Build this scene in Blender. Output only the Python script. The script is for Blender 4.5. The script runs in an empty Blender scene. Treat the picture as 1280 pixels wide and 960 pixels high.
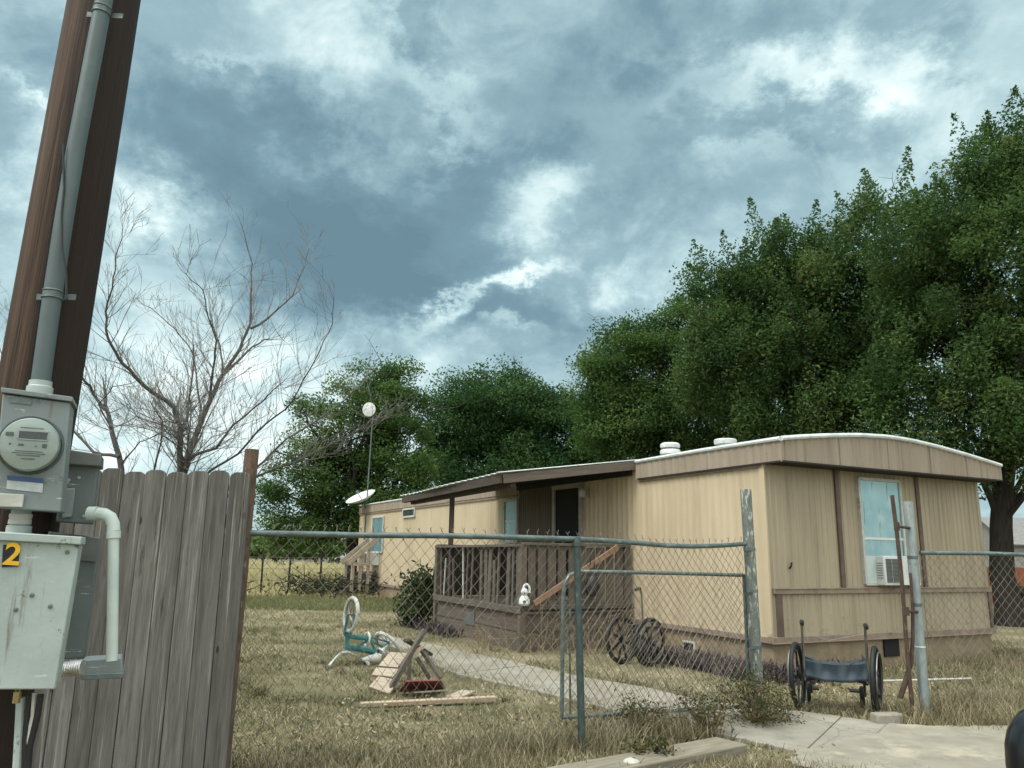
import bpy, math, random
import numpy as np
from mathutils import Vector, Matrix
random.seed(7); rng = np.random.default_rng(11)
S = bpy.context.scene
COL = S.collection
V = Vector
R_ = math.radians

# ------------------------------------------------------------------ camera
HC, F, PITCH, ROLL = 1.45, 978.0, 0.21177, 0.016615
cp, sp, cr, sr = math.cos(PITCH), math.sin(PITCH), math.cos(ROLL), math.sin(ROLL)
FWD = V((0, cp, sp)); UP0 = V((0, -sp, cp)); RT0 = V((1, 0, 0))
RT = RT0 * cr + UP0 * sr; UP = UP0 * cr - RT0 * sr
CAM = V((0, 0, HC))
cd = bpy.data.cameras.new('camera'); cam = bpy.data.objects.new('camera', cd); COL.objects.link(cam)
cd.sensor_width = 36; cd.lens = F / 1280 * 36; cd.clip_start = 0.05; cd.clip_end = 3000
m3 = Matrix((RT, UP, -FWD)).transposed()
cam.matrix_world = Matrix.Translation(CAM) @ m3.to_4x4()
S.camera = cam

def ray(x, y): return FWD + RT * ((x - 640) / F) - UP * ((y - 480) / F)
def G(x, y, z=0.0):
    d = ray(x, y); return CAM + d * ((z - HC) / d.z)
def P(x, y, Y):
    d = ray(x, y); return CAM + d * (Y / d.y)
def azel(x, y):
    d = ray(x, y).normalized(); return math.atan2(d.x, d.y), math.asin(d.z)
# the mobile home's own frame: x along its end wall, y along its long side
TH = R_(26.636); HA = V((3.362, 10.362, 0))
EX = V((math.cos(TH), math.sin(TH), 0)); EY = V((-math.sin(TH), math.cos(TH), 0))
def HW(x, y, z=0.0): return HA + EX * x + EY * y + V((0, 0, z))
def to_home(p):
    v = p - HA; return V((v.dot(EX), v.dot(EY), v.z))

# ------------------------------------------------------------------ objects
WM = {}
def setp(o, label=None, cat=None, group=None, kind=None):
    if label: o['label'] = label
    if cat: o['category'] = cat
    if group: o['group'] = group
    if kind: o['kind'] = kind
    return o
def thing(name, loc, label, cat, group=None, rz=0.0, kind=None):
    o = bpy.data.objects.new(name, None); COL.objects.link(o)
    o.empty_display_size = 0.1
    o.location = loc; o.rotation_euler = (0, 0, rz)
    WM[o] = Matrix.Translation(V(loc)) @ Matrix.Rotation(rz, 4, 'Z')
    return setp(o, label, cat, group, kind)
def copy_tree(o, parent=None):
    c = o.copy(); COL.objects.link(c)
    if parent: c.parent = parent
    for ch in [x for x in bpy.data.objects if x.parent == o]: copy_tree(ch, c)
    return c

class MB:
    def __init__(s): s.v = []; s.f = []; s.g = []
    def add(s, vs, fs, gc=None):
        o = len(s.v); s.v += [V(v) for v in vs]
        s.f += [tuple(i + o for i in f) for f in fs]
        s.g += ([V(g) for g in gc] if gc else [V(v) for v in vs]); return s
    def box(s, c, size, R=None):
        c = V(c); hx, hy, hz = [a / 2 for a in size]
        L = [V((x, y, z)) for x in (-hx, hx) for y in (-hy, hy) for z in (-hz, hz)]
        ax = max(range(3), key=lambda i: size[i]); off = V((random.uniform(0, 30), random.uniform(0, 30), random.uniform(0, 30)))
        gc = [V((l[ax], l[(ax + 1) % 3], l[(ax + 2) % 3])) + off for l in L]
        vs = [c + ((R @ l) if R else l) for l in L]
        return s.add(vs, [(0, 1, 3, 2), (4, 6, 7, 5), (0, 4, 5, 1), (2, 3, 7, 6), (0, 2, 6, 4), (1, 5, 7, 3)], gc)
    def bar(s, p, q, w, t, up=(0, 0, 1)):
        p, q = V(p), V(q); x = (q - p).normalized(); u = V(up)
        if abs(x.dot(u.normalized())) > .98: u = V((1, 0, 0)) if abs(x.x) < .9 else V((0, 1, 0))
        y = u.cross(x).normalized(); z = x.cross(y)
        return s.box((p + q) / 2, ((q - p).length, w, t), Matrix((x, y, z)).transposed())
    def tube(s, pts, r, n=8, caps=True, closed=False):
        pts = [V(p) for p in pts]; k = len(pts)
        rs = [r] * k if isinstance(r, (int, float)) else list(r)
        vs = []; gc = []; fs = []; off = random.uniform(0, 30); ln = 0
        t0 = (pts[1] - pts[0]).normalized()
        u = t0.orthogonal().normalized()
        for i in range(k):
            if closed: t = pts[(i + 1) % k] - pts[i - 1]
            else: t = (pts[min(i + 1, k - 1)] - pts[max(i - 1, 0)])
            t = t.normalized() if t.length > 1e-9 else t0
            u = u - t * u.dot(t); u = u.normalized() if u.length > 1e-6 else t.orthogonal().normalized()
            w = t.cross(u)
            if i: ln += (pts[i] - pts[i - 1]).length
            for j in range(n):
                a = 2 * math.pi * j / n; d = u * math.cos(a) + w * math.sin(a)
                vs.append(pts[i] + d * rs[i]); gc.append(V((ln + off, math.cos(a) * rs[i], math.sin(a) * rs[i])))
        for i in range(k if closed else k - 1):
            a = i * n; b = ((i + 1) % k) * n
            for j in range(n): fs.append((a + j, a + (j + 1) % n, b + (j + 1) % n, b + j))
        if caps and not closed:
            fs.append(tuple(range(n))[::-1]); fs.append(tuple((k - 1) * n + j for j in range(n)))
        return s.add(vs, fs, gc)
    def ring(s, c, axis, R, r, n=28, m=8):
        c = V(c); a = V(axis).normalized(); u = a.orthogonal().normalized(); w = a.cross(u)
        return s.tube([c + (u * math.cos(2 * math.pi * i / n) + w * math.sin(2 * math.pi * i / n)) * R for i in range(n)], r, m, closed=True)
    def lathe(s, c, axis, prof, n=20):
        c = V(c); a = V(axis).normalized(); u = a.orthogonal().normalized(); w = a.cross(u); vs = []; fs = []
        for (r, h) in prof:
            for j in range(n):
                t = 2 * math.pi * j / n; vs.append(c + a * h + (u * math.cos(t) + w * math.sin(t)) * max(r, 1e-4))
        k = len(prof)
        for i in range(k - 1):
            for j in range(n): fs.append((i * n + j, i * n + (j + 1) % n, (i + 1) * n + (j + 1) % n, (i + 1) * n + j))
        fs.append(tuple(range(n))[::-1]); fs.append(tuple((k - 1) * n + j for j in range(n)))
        return s.add(vs, fs)
    def prism(s, poly, d):   # poly: 3d loop, d: extrusion vector
        k = len(poly); vs = [V(p) for p in poly] + [V(p) + V(d) for p in poly]
        fs = [tuple(range(k))[::-1], tuple(range(k, 2 * k))] + [(i, (i + 1) % k, k + (i + 1) % k, k + i) for i in range(k)]
        return s.add(vs, fs)
    def grid(s, rows):
        n = len(rows[0]); vs = [p for r in rows for p in r]
        fs = [(i * n + j, i * n + j + 1, (i + 1) * n + j + 1, (i + 1) * n + j) for i in range(len(rows) - 1) for j in range(n - 1)]
        return s.add(vs, fs)
    def build(s, name, mat, parent=None, loc=None, local=False, smooth=True, bevel=0, angle=38, solid=0):
        if parent is not None: w = WM[parent]
        else: w = Matrix.Translation(V(loc)) if loc is not None else Matrix.Identity(4)
        inv = w.inverted()
        vs = [tuple(v) if local else tuple(inv @ v) for v in s.v]
        me = bpy.data.meshes.new(name); me.from_pydata(vs, [], s.f); me.validate()
        if len(me.vertices) == len(s.g):
            at = me.attributes.new('gc', 'FLOAT_VECTOR', 'POINT'); at.data.foreach_set('vector', np.array([tuple(g) for g in s.g], dtype=np.float32).ravel())
        me.materials.append(mat)
        if smooth:
            me.shade_smooth(); me.set_sharp_from_angle(angle=R_(angle))
        o = bpy.data.objects.new(name, me); COL.objects.link(o)
        if parent is not None: o.parent = parent
        elif loc is not None: o.location = loc
        WM[o] = w
        if solid:
            md = o.modifiers.new('thick', 'SOLIDIFY'); md.thickness = solid; md.offset = 0
        if bevel:
            md = o.modifiers.new('bevel', 'BEVEL'); md.width = bevel; md.segments = 2; md.limit_method = 'ANGLE'
        return o
def npmesh(name, verts, faces, mat, parent=None, loc=None, attrs=None, smooth=False):
    """verts (n,3), faces (m,k) constant size, as one mesh"""
    if parent is not None: w = WM[parent]
    else: w = Matrix.Translation(V(loc)) if loc is not None else Matrix.Identity(4)
    inv = np.array(w.inverted()); verts = verts @ inv[:3, :3].T + inv[:3, 3]
    me = bpy.data.meshes.new(name); k = faces.shape[1]; m = len(faces)
    me.vertices.add(len(verts)); me.vertices.foreach_set('co', verts.astype(np.float32).ravel())
    me.loops.add(m * k); me.loops.foreach_set('vertex_index', faces.astype(np.int32).ravel())
    me.polygons.add(m); me.polygons.foreach_set('loop_start', np.arange(0, m * k, k, dtype=np.int32))
    me.update(calc_edges=True)
    for nm, a in (attrs or {}).items():
        at = me.attributes.new(nm, 'FLOAT', 'POINT'); at.data.foreach_set('value', a.astype(np.float32))
    me.materials.append(mat)
    if smooth: me.shade_smooth()
    o = bpy.data.objects.new(name, me); COL.objects.link(o)
    if parent is not None: o.parent = parent
    elif loc is not None: o.location = loc
    WM[o] = w
    return o

# ------------------------------------------------------------------ materials
class NT:
    def __init__(s, tree): s.t = tree
    def n(s, typ, **kw):
        nd = s.t.nodes.new(typ)
        for k, v in kw.items(): setattr(nd, k, v)
        return nd
    def l(s, a, b): s.t.links.new(a, b)
    def m(s, op, a, b=None, c=None, clamp=False):
        nd = s.n('ShaderNodeMath', operation=op); nd.use_clamp = clamp
        for i, q in enumerate((a, b, c)):
            if q is None: continue
            if isinstance(q, (int, float)): nd.inputs[i].default_value = q
            else: s.l(q, nd.inputs[i])
        return nd.outputs[0]
    def noise(s, vec, scale, detail=4, rough=.55, dist=0):
        nd = s.n('ShaderNodeTexNoise'); nd.inputs['Scale'].default_value = scale; nd.inputs['Detail'].default_value = detail
        nd.inputs['Roughness'].default_value = rough; nd.inputs['Distortion'].default_value = dist
        if vec is not None: s.l(vec, nd.inputs['Vector'])
        return nd
    def ramp(s, fac, stops, interp='LINEAR'):
        nd = s.n('ShaderNodeValToRGB'); cr_ = nd.color_ramp; cr_.interpolation = interp
        while len(cr_.elements) < len(stops): cr_.elements.new(.5)
        for e, (p, c) in zip(cr_.elements, stops):
            e.position = p; e.color = (*c, 1) if len(c) == 3 else c
        s.l(fac, nd.inputs[0]); return nd.outputs[0]
    def mix(s, fac, a, b, blend='MIX'):
        nd = s.n('ShaderNodeMix', data_type='RGBA', blend_type=blend)
        for sock, q in ((nd.inputs[0], fac), (nd.inputs[6], a), (nd.inputs[7], b)):
            if isinstance(q, (int, float)): sock.default_value = q
            elif isinstance(q, tuple): sock.default_value = (*q, 1)
            else: s.l(q, sock)
        return nd.outputs[2]
    def mapping(s, vec, scale=(1, 1, 1), loc=(0, 0, 0), rot=(0, 0, 0), typ='POINT'):
        nd = s.n('ShaderNodeMapping', vector_type=typ)
        nd.inputs['Location'].default_value = loc; nd.inputs['Rotation'].default_value = rot; nd.inputs['Scale'].default_value = scale
        s.l(vec, nd.inputs['Vector']); return nd.outputs[0]
def newmat(name):
    m = bpy.data.materials.new(name); m.use_nodes = True; t = NT(m.node_tree)
    b = m.node_tree.nodes['Principled BSDF']; return m, t, b
def coords(t, kind):
    if kind == 'gc':
        a = t.n('ShaderNodeAttribute'); a.attribute_name = 'gc'; return a.outputs['Vector']
    return t.n('ShaderNodeTexCoord').outputs['Object']
def M(name, c1, c2=None, c3=None, scale=6, stretch=(1, 1, 1), rough=.75, metal=0, bump=.15, bscale=60, coord='obj', lo=.35, hi=.65, spot=(.62, .7), sscale=3, spec=.4, sstretch=None):
    m, t, b = newmat(name); c2 = c2 or tuple(x * .7 for x in c1)
    v = coords(t, coord); vs = t.mapping(v, stretch)
    n1 = t.noise(vs, scale, 6, .62)
    col = t.ramp(n1.outputs[0], [(lo, c2), (hi, c1)])
    if c3:
        n2 = t.noise(t.mapping(v, sstretch or stretch, (5.3, 2.1, 7.7)), sscale, 7, .68)
        col = t.mix(t.ramp(n2.outputs[0], [(spot[0], (0, 0, 0)), (spot[1], (1, 1, 1))]), col, c3)
    t.l(col, b.inputs['Base Color'])
    b.inputs['Roughness'].default_value = rough; b.inputs['Metallic'].default_value = metal
    b.inputs['Specular IOR Level'].default_value = spec
    if bump:
        n3 = t.noise(vs, bscale, 5, .6)
        bp = t.n('ShaderNodeBump'); bp.inputs['Strength'].default_value = bump; bp.inputs['Distance'].default_value = .01
        t.l(n3.outputs[0], bp.inputs['Height']); t.l(bp.outputs[0], b.inputs['Normal'])
    return m
WS = (1, 9, 9)      # grain: long axis first
MAT = {}
MAT['picket'] = M('weathered_picket', (.135, .133, .123), (.066, .065, .061), (.034, .031, .029), 3.0, (.8, 11, 11), .9, bump=.6, bscale=14, coord='gc', spot=(.60, .72), sscale=2.2, sstretch=(1.2, 7, 7), lo=.3, hi=.7, spec=.15)
def picket_extra():
    m = MAT['picket']; t = NT(m.node_tree); b = m.node_tree.nodes['Principled BSDF']; old = b.inputs['Base Color'].links[0].from_socket
    v = coords(t, 'gc'); tone = t.noise(t.mapping(v, (.02, .9, .02)), 3.0, 1, .3)
    col = t.mix(.75, old, t.ramp(tone.outputs[0], [(.32, (.50, .48, .45)), (.5, (.94, .93, .91)), (.68, (1.28, 1.27, 1.25))]), 'MULTIPLY')
    kn = t.n('ShaderNodeTexVoronoi'); kn.inputs['Scale'].default_value = 1.0; t.l(t.mapping(v, (2.6, 6.5, .01)), kn.inputs['Vector'])
    col = t.mix(t.ramp(kn.outputs['Distance'], [(.05, (.9, .9, .9)), (.085, (0, 0, 0))]), col, (.022, .016, .013))
    st = t.noise(t.mapping(v, (.9, 45, 1)), 1.0, 5, .7); col = t.mix(t.ramp(st.outputs[0], [(.57, (0, 0, 0)), (.70, (.7, .7, .7))]), col, (.33, .315, .285))
    dk = t.noise(t.mapping(v, (1.3, 30, 1), (3, 7, 1)), 1.0, 5, .7); col = t.mix(t.ramp(dk.outputs[0], [(.58, (0, 0, 0)), (.72, (.8, .8, .8))]), col, (.045, .036, .03))
    t.l(col, b.inputs['Base Color'])
picket_extra()
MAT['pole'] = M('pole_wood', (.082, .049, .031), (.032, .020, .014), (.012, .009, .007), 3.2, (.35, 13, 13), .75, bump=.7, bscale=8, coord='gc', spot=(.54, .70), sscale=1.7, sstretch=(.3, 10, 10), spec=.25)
def cracks_and_flank_shade():
    m = MAT['pole']; t = NT(m.node_tree); b = m.node_tree.nodes['Principled BSDF']; old = b.inputs['Base Color'].links[0].from_socket
    g_ = coords(t, 'gc')
    ck = t.noise(t.mapping(g_, (.55, 60, 60)), 1.0, 6, .7); old = t.mix(t.ramp(ck.outputs[0], [(.57, (0, 0, 0)), (.62, (.95, .95, .95))]), old, (.010, .007, .006))
    gy = t.noise(t.mapping(g_, (.8, 42, 42), (4, 1, 2)), 1.0, 6, .7); old = t.mix(t.ramp(gy.outputs[0], [(.55, (0, 0, 0)), (.72, (.75, .75, .75))]), old, (.145, .105, .078))
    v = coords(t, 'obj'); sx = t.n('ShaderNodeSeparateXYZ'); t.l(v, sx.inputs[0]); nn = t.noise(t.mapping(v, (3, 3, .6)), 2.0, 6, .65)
    # shade painted dark into the colour down the pole's right flank, following its lean
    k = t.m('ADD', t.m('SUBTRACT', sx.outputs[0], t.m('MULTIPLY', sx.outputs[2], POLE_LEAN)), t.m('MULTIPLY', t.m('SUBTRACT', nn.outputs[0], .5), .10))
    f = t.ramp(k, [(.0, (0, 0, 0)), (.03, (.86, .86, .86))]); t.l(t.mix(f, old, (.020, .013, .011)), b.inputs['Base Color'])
MAT['conduit'] = M('grey_conduit', (.085, .118, .12), (.065, .09, .092), (.12, .15, .15), 3, rough=.45, bump=.04, spot=(.58, .75))
MAT['box_grey'] = M('meter_box_paint', (.20, .235, .238), (.155, .183, .186), (.09, .11, .11), 4, rough=.5, bump=.08, spot=(.60, .66), sscale=8)
MAT['box_pale'] = M('weathered_box_paint', (.37, .43, .41), (.275, .325, .31), (.12, .14, .135), 4, rough=.62, bump=.12, spot=(.63, .66), sscale=17)
MAT['box_dark'] = M('dark_box_paint', (.115, .14, .138), (.088, .107, .105), (.06, .08, .08), 5, rough=.55, bump=.06)
def box_wear(nm, thr):
    m = MAT[nm]; t = NT(m.node_tree); b = m.node_tree.nodes['Principled BSDF']; old = b.inputs['Base Color'].links[0].from_socket
    v = coords(t, 'obj'); n_ = t.noise(t.mapping(v, (26, 26, 2.2), (3, 5, 1)), 1.0, 6, .7)
    col = t.mix(t.ramp(n_.outputs[0], [(thr, (0, 0, 0)), (thr + .1, (.7, .7, .7))]), old, (.13, .095, .065))
    sc = t.noise(t.mapping(v, (9, 9, 60), (1, 2, 8)), 1.0, 6, .75); col = t.mix(t.ramp(sc.outputs[0], [(.62, (0, 0, 0)), (.66, (.6, .6, .6))]), col, (.55, .58, .55))
    t.l(col, b.inputs['Base Color'])
box_wear('box_pale', .60); box_wear('box_grey', .62); box_wear('box_dark', .62)
MAT['pvc'] = M('pvc_pipe', (.48, .55, .51), (.39, .45, .42), (.25, .28, .25), 6, rough=.5, bump=.03, spot=(.62, .75), sscale=5)
MAT['flex'] = M('flexible_metal', (.55, .55, .53), (.3, .3, .3), scale=30, rough=.35, metal=.8, bump=.5, bscale=45)
MAT['black'] = M('black_rubber', (.012, .013, .014), (.008, .008, .009), scale=20, rough=.55, bump=.1)
MAT['black_gloss'] = M('black_paint', (.010, .011, .013), (.007, .007, .008), scale=20, rough=.25, bump=.02, spec=.5)
MAT['galv'] = M('galvanised_pipe', (.135, .172, .168), (.072, .098, .096), (.25, .28, .265), 14, (1, 2, 2), .5, .35, .12, 50, 'gc', spot=(.58, .7), sscale=9)
MAT['galv_post'] = M('flaking_painted_post', (.165, .185, .17), (.095, .11, .10), (.42, .44, .39), 16, (1.2, 4, 4), .6, .15, .2, 40, 'gc', spot=(.53, .60), sscale=9, sstretch=(1, 3, 3))
MAT['pale_post'] = M('scuffed_grey_post', (.30, .345, .345), (.21, .245, .245), (.16, .13, .11), 8, (1, 3, 3), .5, .2, .1, 40, 'gc', spot=(.62, .7), sscale=7, sstretch=(1, 2, 2))
MAT['teal_post'] = M('blue_green_post', (.06, .088, .084), (.035, .05, .05), (.15, .165, .15), 12, (1, 3, 3), .55, .2, .15, 50, 'gc', spot=(.62, .7), sscale=8)
MAT['wire'] = M('rusted_wire', (.22, .205, .17), (.11, .10, .085), (.14, .09, .06), 6, rough=.6, metal=.2, bump=0, spot=(.55, .65), sscale=2)
MAT['rust'] = M('rust', (.090, .058, .043), (.05, .034, .027), (.22, .15, .11), 18, (1, 2, 2), .9, .1, .5, 60, 'gc', spot=(.6, .68), sscale=14)
MAT['rustpost'] = M('rusty_wood_post', (.15, .10, .07), (.07, .047, .035), (.27, .21, .16), 12, (1, 3, 3), .95, 0, .9, 30, 'gc', spot=(.6, .68), sscale=10)
def siding(name, c1, c2, cs, sc=9):
    """vertical rain streaks and grime on sheet siding (home-local object coordinates)"""
    m, t, b = newmat(name); v = coords(t, 'obj')
    n1 = t.noise(t.mapping(v, (1, 1, .25)), 1.6, 5, .6)
    col = t.ramp(n1.outputs[0], [(.35, c2), (.65, c1)])
    n2 = t.noise(t.mapping(v, (sc, sc, .35), (3, 1, 2)), 1.0, 6, .65)
    col = t.mix(t.ramp(n2.outputs[0], [(.50, (0, 0, 0)), (.78, (.75, .75, .75))]), col, cs)
    sz = t.n('ShaderNodeSeparateXYZ'); t.l(v, sz.inputs[0]); mud = t.noise(t.mapping(v, (1, 1, 1.6), (9, 4, 2)), 5, 8, .72)
    mk = t.m('ADD', mud.outputs[0], t.m('MULTIPLY', t.m('SUBTRACT', .62, sz.outputs[2]), .30))
    col = t.mix(t.ramp(mk, [(.56, (0, 0, 0)), (.70, (.7, .7, .7))]), col, (.20, .16, .11))
    ru = t.noise(t.mapping(v, (17, 17, .5), (1, 8, 3)), 1.0, 4, .6); col = t.mix(t.ramp(ru.outputs[0], [(.70, (0, 0, 0)), (.78, (.8, .8, .8))]), col, (.15, .085, .05))
    n4 = t.noise(v, 14, 3); col = t.mix(t.ramp(n4.outputs[0], [(.70, (0, 0, 0)), (.76, (.6, .6, .6))]), col, cs)
    t.l(col, b.inputs['Base Color']); b.inputs['Roughness'].default_value = .62; b.inputs['Specular IOR Level'].default_value = .3
    n3 = t.noise(v, 2.2, 4); bp = t.n('ShaderNodeBump'); bp.inputs['Strength'].default_value = .35; bp.inputs['Distance'].default_value = .03
    t.l(n3.outputs[0], bp.inputs['Height']); t.l(bp.outputs[0], b.inputs['Normal']); return m
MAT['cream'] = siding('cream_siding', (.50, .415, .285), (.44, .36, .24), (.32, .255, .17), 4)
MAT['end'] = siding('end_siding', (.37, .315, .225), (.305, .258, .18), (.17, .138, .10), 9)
MAT['fascia'] = siding('fascia_siding', (.31, .26, .20), (.25, .205, .155), (.12, .095, .075), 12)
MAT['skirt'] = siding('skirting_siding', (.33, .26, .165), (.25, .19, .12), (.13, .10, .07), 6)
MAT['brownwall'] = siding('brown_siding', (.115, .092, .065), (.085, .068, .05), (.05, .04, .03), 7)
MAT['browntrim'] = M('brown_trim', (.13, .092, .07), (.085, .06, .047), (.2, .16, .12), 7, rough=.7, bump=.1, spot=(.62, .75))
MAT['tantrim'] = M('tan_trim', (.26, .20, .155), (.18, .135, .10), (.10, .075, .06), 7, rough=.7, bump=.1)
MAT['whitetrim'] = M('white_metal_edge', (.62, .66, .64), (.45, .49, .48), (.25, .25, .23), 6, rough=.5, bump=.1, spot=(.6, .72), sscale=5)
MAT['roofing'] = M('roof_sheet', (.33, .33, .32), (.22, .22, .21), scale=3, rough=.7, bump=.2)
MAT['darkroof'] = M('old_dark_wood', (.07, .055, .045), (.04, .032, .027), (.11, .09, .07), 5, WS, .9, bump=.3, coord='gc', bscale=20)
MAT['porch'] = M('porch_brown_paint', (.125, .102, .080), (.085, .07, .056), (.22, .185, .145), 4, (.7, 6, 6), .85, bump=.3, bscale=18, coord='gc', spot=(.6, .75), sscale=3)
MAT['porchgrey'] = M('porch_grey_wood', (.125, .108, .086), (.075, .064, .052), (.05, .04, .033), 4, WS, .9, bump=.35, bscale=18, coord='gc')
MAT['palewood'] = M('pale_new_wood', (.42, .335, .235), (.30, .235, .165), (.2, .15, .10), 3, WS, .8, bump=.25, bscale=18, coord='gc')
MAT['orangewood'] = M('orange_wood', (.30, .185, .115), (.21, .13, .08), (.36, .28, .2), 3, WS, .75, bump=.2, bscale=18, coord='gc')
MAT['tanwood'] = M('tan_wood', (.40, .34, .26), (.26, .215, .165), (.12, .095, .075), 4, WS, .85, bump=.3, bscale=18, coord='gc')
MAT['greyplank'] = M('weathered_plank', (.235, .215, .165), (.15, .135, .10), (.09, .08, .06), 3, WS, .95, bump=.5, bscale=14, coord='gc', spec=.15)
MAT['redboard'] = M('dull_red_paint', (.175, .045, .036), (.12, .033, .027), (.22, .12, .09), 6, rough=.7, bump=.2, spot=(.62, .7))
MAT['concrete'] = M('concrete', (.28, .265, .22), (.215, .202, .166), (.15, .138, .112), 1.7, rough=.95, bump=.25, bscale=50, spot=(.58, .75), sscale=2.4, spec=.2)
MAT['white'] = M('white_enamel', (.62, .64, .62), (.5, .52, .5), (.35, .35, .33), 8, rough=.45, bump=.04)
MAT['dirtywhite'] = M('dirty_white', (.5, .5, .46), (.38, .38, .34), (.22, .2, .17), 9, rough=.7, bump=.15)
MAT['acgrey'] = M('grille_grey', (.12, .125, .12), (.08, .085, .082), scale=10, rough=.6, bump=.1)
MAT['darkhole'] = M('dark_screen', (.008, .008, .009), (.005, .005, .006), scale=30, rough=.8, bump=.1)
MAT['curtain'] = M('pale_blue_curtain', (.52, .66, .69), (.42, .56, .60), (.62, .73, .75), 4, (1, 1, .3), .8, bump=.15, bscale=12)
MAT['curtain_pale'] = M('pale_draped_cloth', (.60, .80, .84), (.42, .66, .73), (.76, .86, .87), 2.6, (1, 1, .8), .8, bump=.3, bscale=7, spot=(.56, .66), sscale=2.4)
MAT['doorframe'] = M('grey_door_frame', (.36, .33, .29), (.26, .24, .21), (.15, .13, .11), 7, rough=.7, bump=.1)
MAT['soffit'] = M('dark_shade_soffit', (.030, .024, .020), (.018, .015, .013), scale=4, rough=.9, bump=.1)  # near-black colour stands in for the shade under the eave
MAT['insulation'] = M('pale_panel', (.50, .58, .56), (.42, .5, .49), scale=5, rough=.6, bump=.1)
MAT['vinyl'] = M('navy_vinyl', (.035, .055, .075), (.022, .035, .05), (.055, .08, .10), 6, rough=.42, bump=.25, bscale=14, spec=.5)
MAT['chrome'] = M('dull_chrome', (.27, .26, .24), (.16, .155, .15), (.13, .08, .055), 15, rough=.35, metal=.85, bump=.05)
MAT['tealpaint'] = M('teal_bicycle_paint', (.035, .20, .21), (.025, .14, .16), (.10, .26, .26), 12, rough=.4, bump=.04)
MAT['stone'] = M('pale_stone', (.48, .47, .42), (.36, .35, .31), scale=12, rough=.9, bump=.4, bscale=30)
MAT['bark'] = M('bark', (.042, .037, .031), (.022, .02, .017), (.07, .065, .056), 5, (.7, 5, 5), .95, bump=.8, bscale=12, coord='gc', spec=.1)
MAT['deadbark'] = M('bare_grey_bark', (.105, .097, .09), (.055, .051, .048), (.18, .17, .16), 5, (1, 4, 4), .95, bump=.5, bscale=14, coord='gc', spec=.1)
MAT['deadtwig'] = M('pale_grey_twigs', (.22, .21, .195), (.12, .115, .108), scale=3, rough=.95, bump=0)
MAT['drybrush'] = M('dry_stems', (.30, .235, .15), (.2, .15, .095), scale=3, rough=.95, bump=0)
MAT['sticker_blue'] = M('blue_label', (.03, .08, .2), (.025, .06, .16), scale=20, rough=.4, bump=0)
MAT['sticker_white'] = M('worn_label', (.5, .55, .56), (.38, .43, .44), (.2, .25, .27), 30, rough=.45, bump=0, spot=(.58, .62), sscale=40)
MAT['yellow'] = M('yellow_numeral', (.72, .42, .02), (.6, .34, .02), scale=20, rough=.5, bump=0)
MAT['lcd'] = M('meter_display', (.03, .04, .035), (.022, .03, .027), scale=20, rough=.2, bump=0)
MAT['dialface'] = M('meter_face', (.52, .56, .52), (.46, .50, .46), scale=6, rough=.5, bump=0)
MAT['orangefence'] = M('orange_boards', (.30, .095, .04), (.2, .065, .03), scale=2, stretch=(5, 5, .6), rough=.85, bump=.2)
MAT['houseroof'] = M('grey_shingles', (.20, .195, .19), (.14, .137, .135), scale=6, rough=.9, bump=.3)
MAT['housewall'] = M('pale_house_wall', (.25, .24, .22), (.2, .19, .18), scale=3, rough=.8, bump=.1)
def glassmat():
    m = bpy.data.materials.new('window_glass'); m.use_nodes = True; t = NT(m.node_tree)
    for n in list(m.node_tree.nodes):
        if n.type == 'BSDF_PRINCIPLED': m.node_tree.nodes.remove(n)
    o = [n for n in m.node_tree.nodes if n.type == 'OUTPUT_MATERIAL'][0]
    tr = t.n('ShaderNodeBsdfTransparent'); tr.inputs[0].default_value = (.9, .95, .95, 1)
    gl = t.n('ShaderNodeBsdfGlossy'); gl.inputs['Roughness'].default_value = .05
    fr = t.n('ShaderNodeFresnel'); fr.inputs[0].default_value = 1.45
    mx = t.n('ShaderNodeMixShader'); t.l(fr.outputs[0], mx.inputs[0]); t.l(tr.outputs[0], mx.inputs[1]); t.l(gl.outputs[0], mx.inputs[2])
    t.l(mx.outputs[0], o.inputs[0]); return m
MAT['glass'] = glassmat()
def leafmat(name, cols, tr=.35, rough=.6):
    m = bpy.data.materials.new(name); m.use_nodes = True; t = NT(m.node_tree)
    b = m.node_tree.nodes['Principled BSDF']; o = [n for n in m.node_tree.nodes if n.type == 'OUTPUT_MATERIAL'][0]
    a = t.n('ShaderNodeAttribute'); a.attribute_name = 'rnd'
    col = t.ramp(a.outputs['Fac'], cols)
    t.l(col, b.inputs['Base Color']); b.inputs['Roughness'].default_value = .8; b.inputs['Specular IOR Level'].default_value = .08
    tl = t.n('ShaderNodeBsdfTranslucent'); t.l(col, tl.inputs[0])
    mx = t.n('ShaderNodeMixShader'); mx.inputs[0].default_value = tr
    t.l(b.outputs[0], mx.inputs[1]); t.l(tl.outputs[0], mx.inputs[2]); t.l(mx.outputs[0], o.inputs[0]); return m
MAT['leaf_dark'] = leafmat('dark_green_leaves', [(0, (.032, .064, .022)), (.5, (.058, .112, .034)), (.85, (.092, .155, .046)), (1, (.135, .17, .062))], .42)
MAT['leaf_deep'] = leafmat('deep_green_leaves', [(0, (.024, .056, .021)), (.5, (.043, .096, .032)), (1, (.075, .14, .046))], .42)
MAT['leaf_mid'] = leafmat('mid_green_leaves', [(0, (.038, .078, .023)), (.5, (.070, .134, .037)), (.85, (.105, .175, .048)), (1, (.15, .19, .065))], .42)
MAT['leaf_far'] = leafmat('pale_green_leaves', [(0, (.06, .10, .03)), (.5, (.10, .16, .05)), (1, (.15, .20, .07))])
MAT['leaf_bush'] = leafmat('bush_leaves', [(0, (.03, .05, .022)), (.6, (.055, .085, .034)), (1, (.12, .14, .07))])
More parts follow.
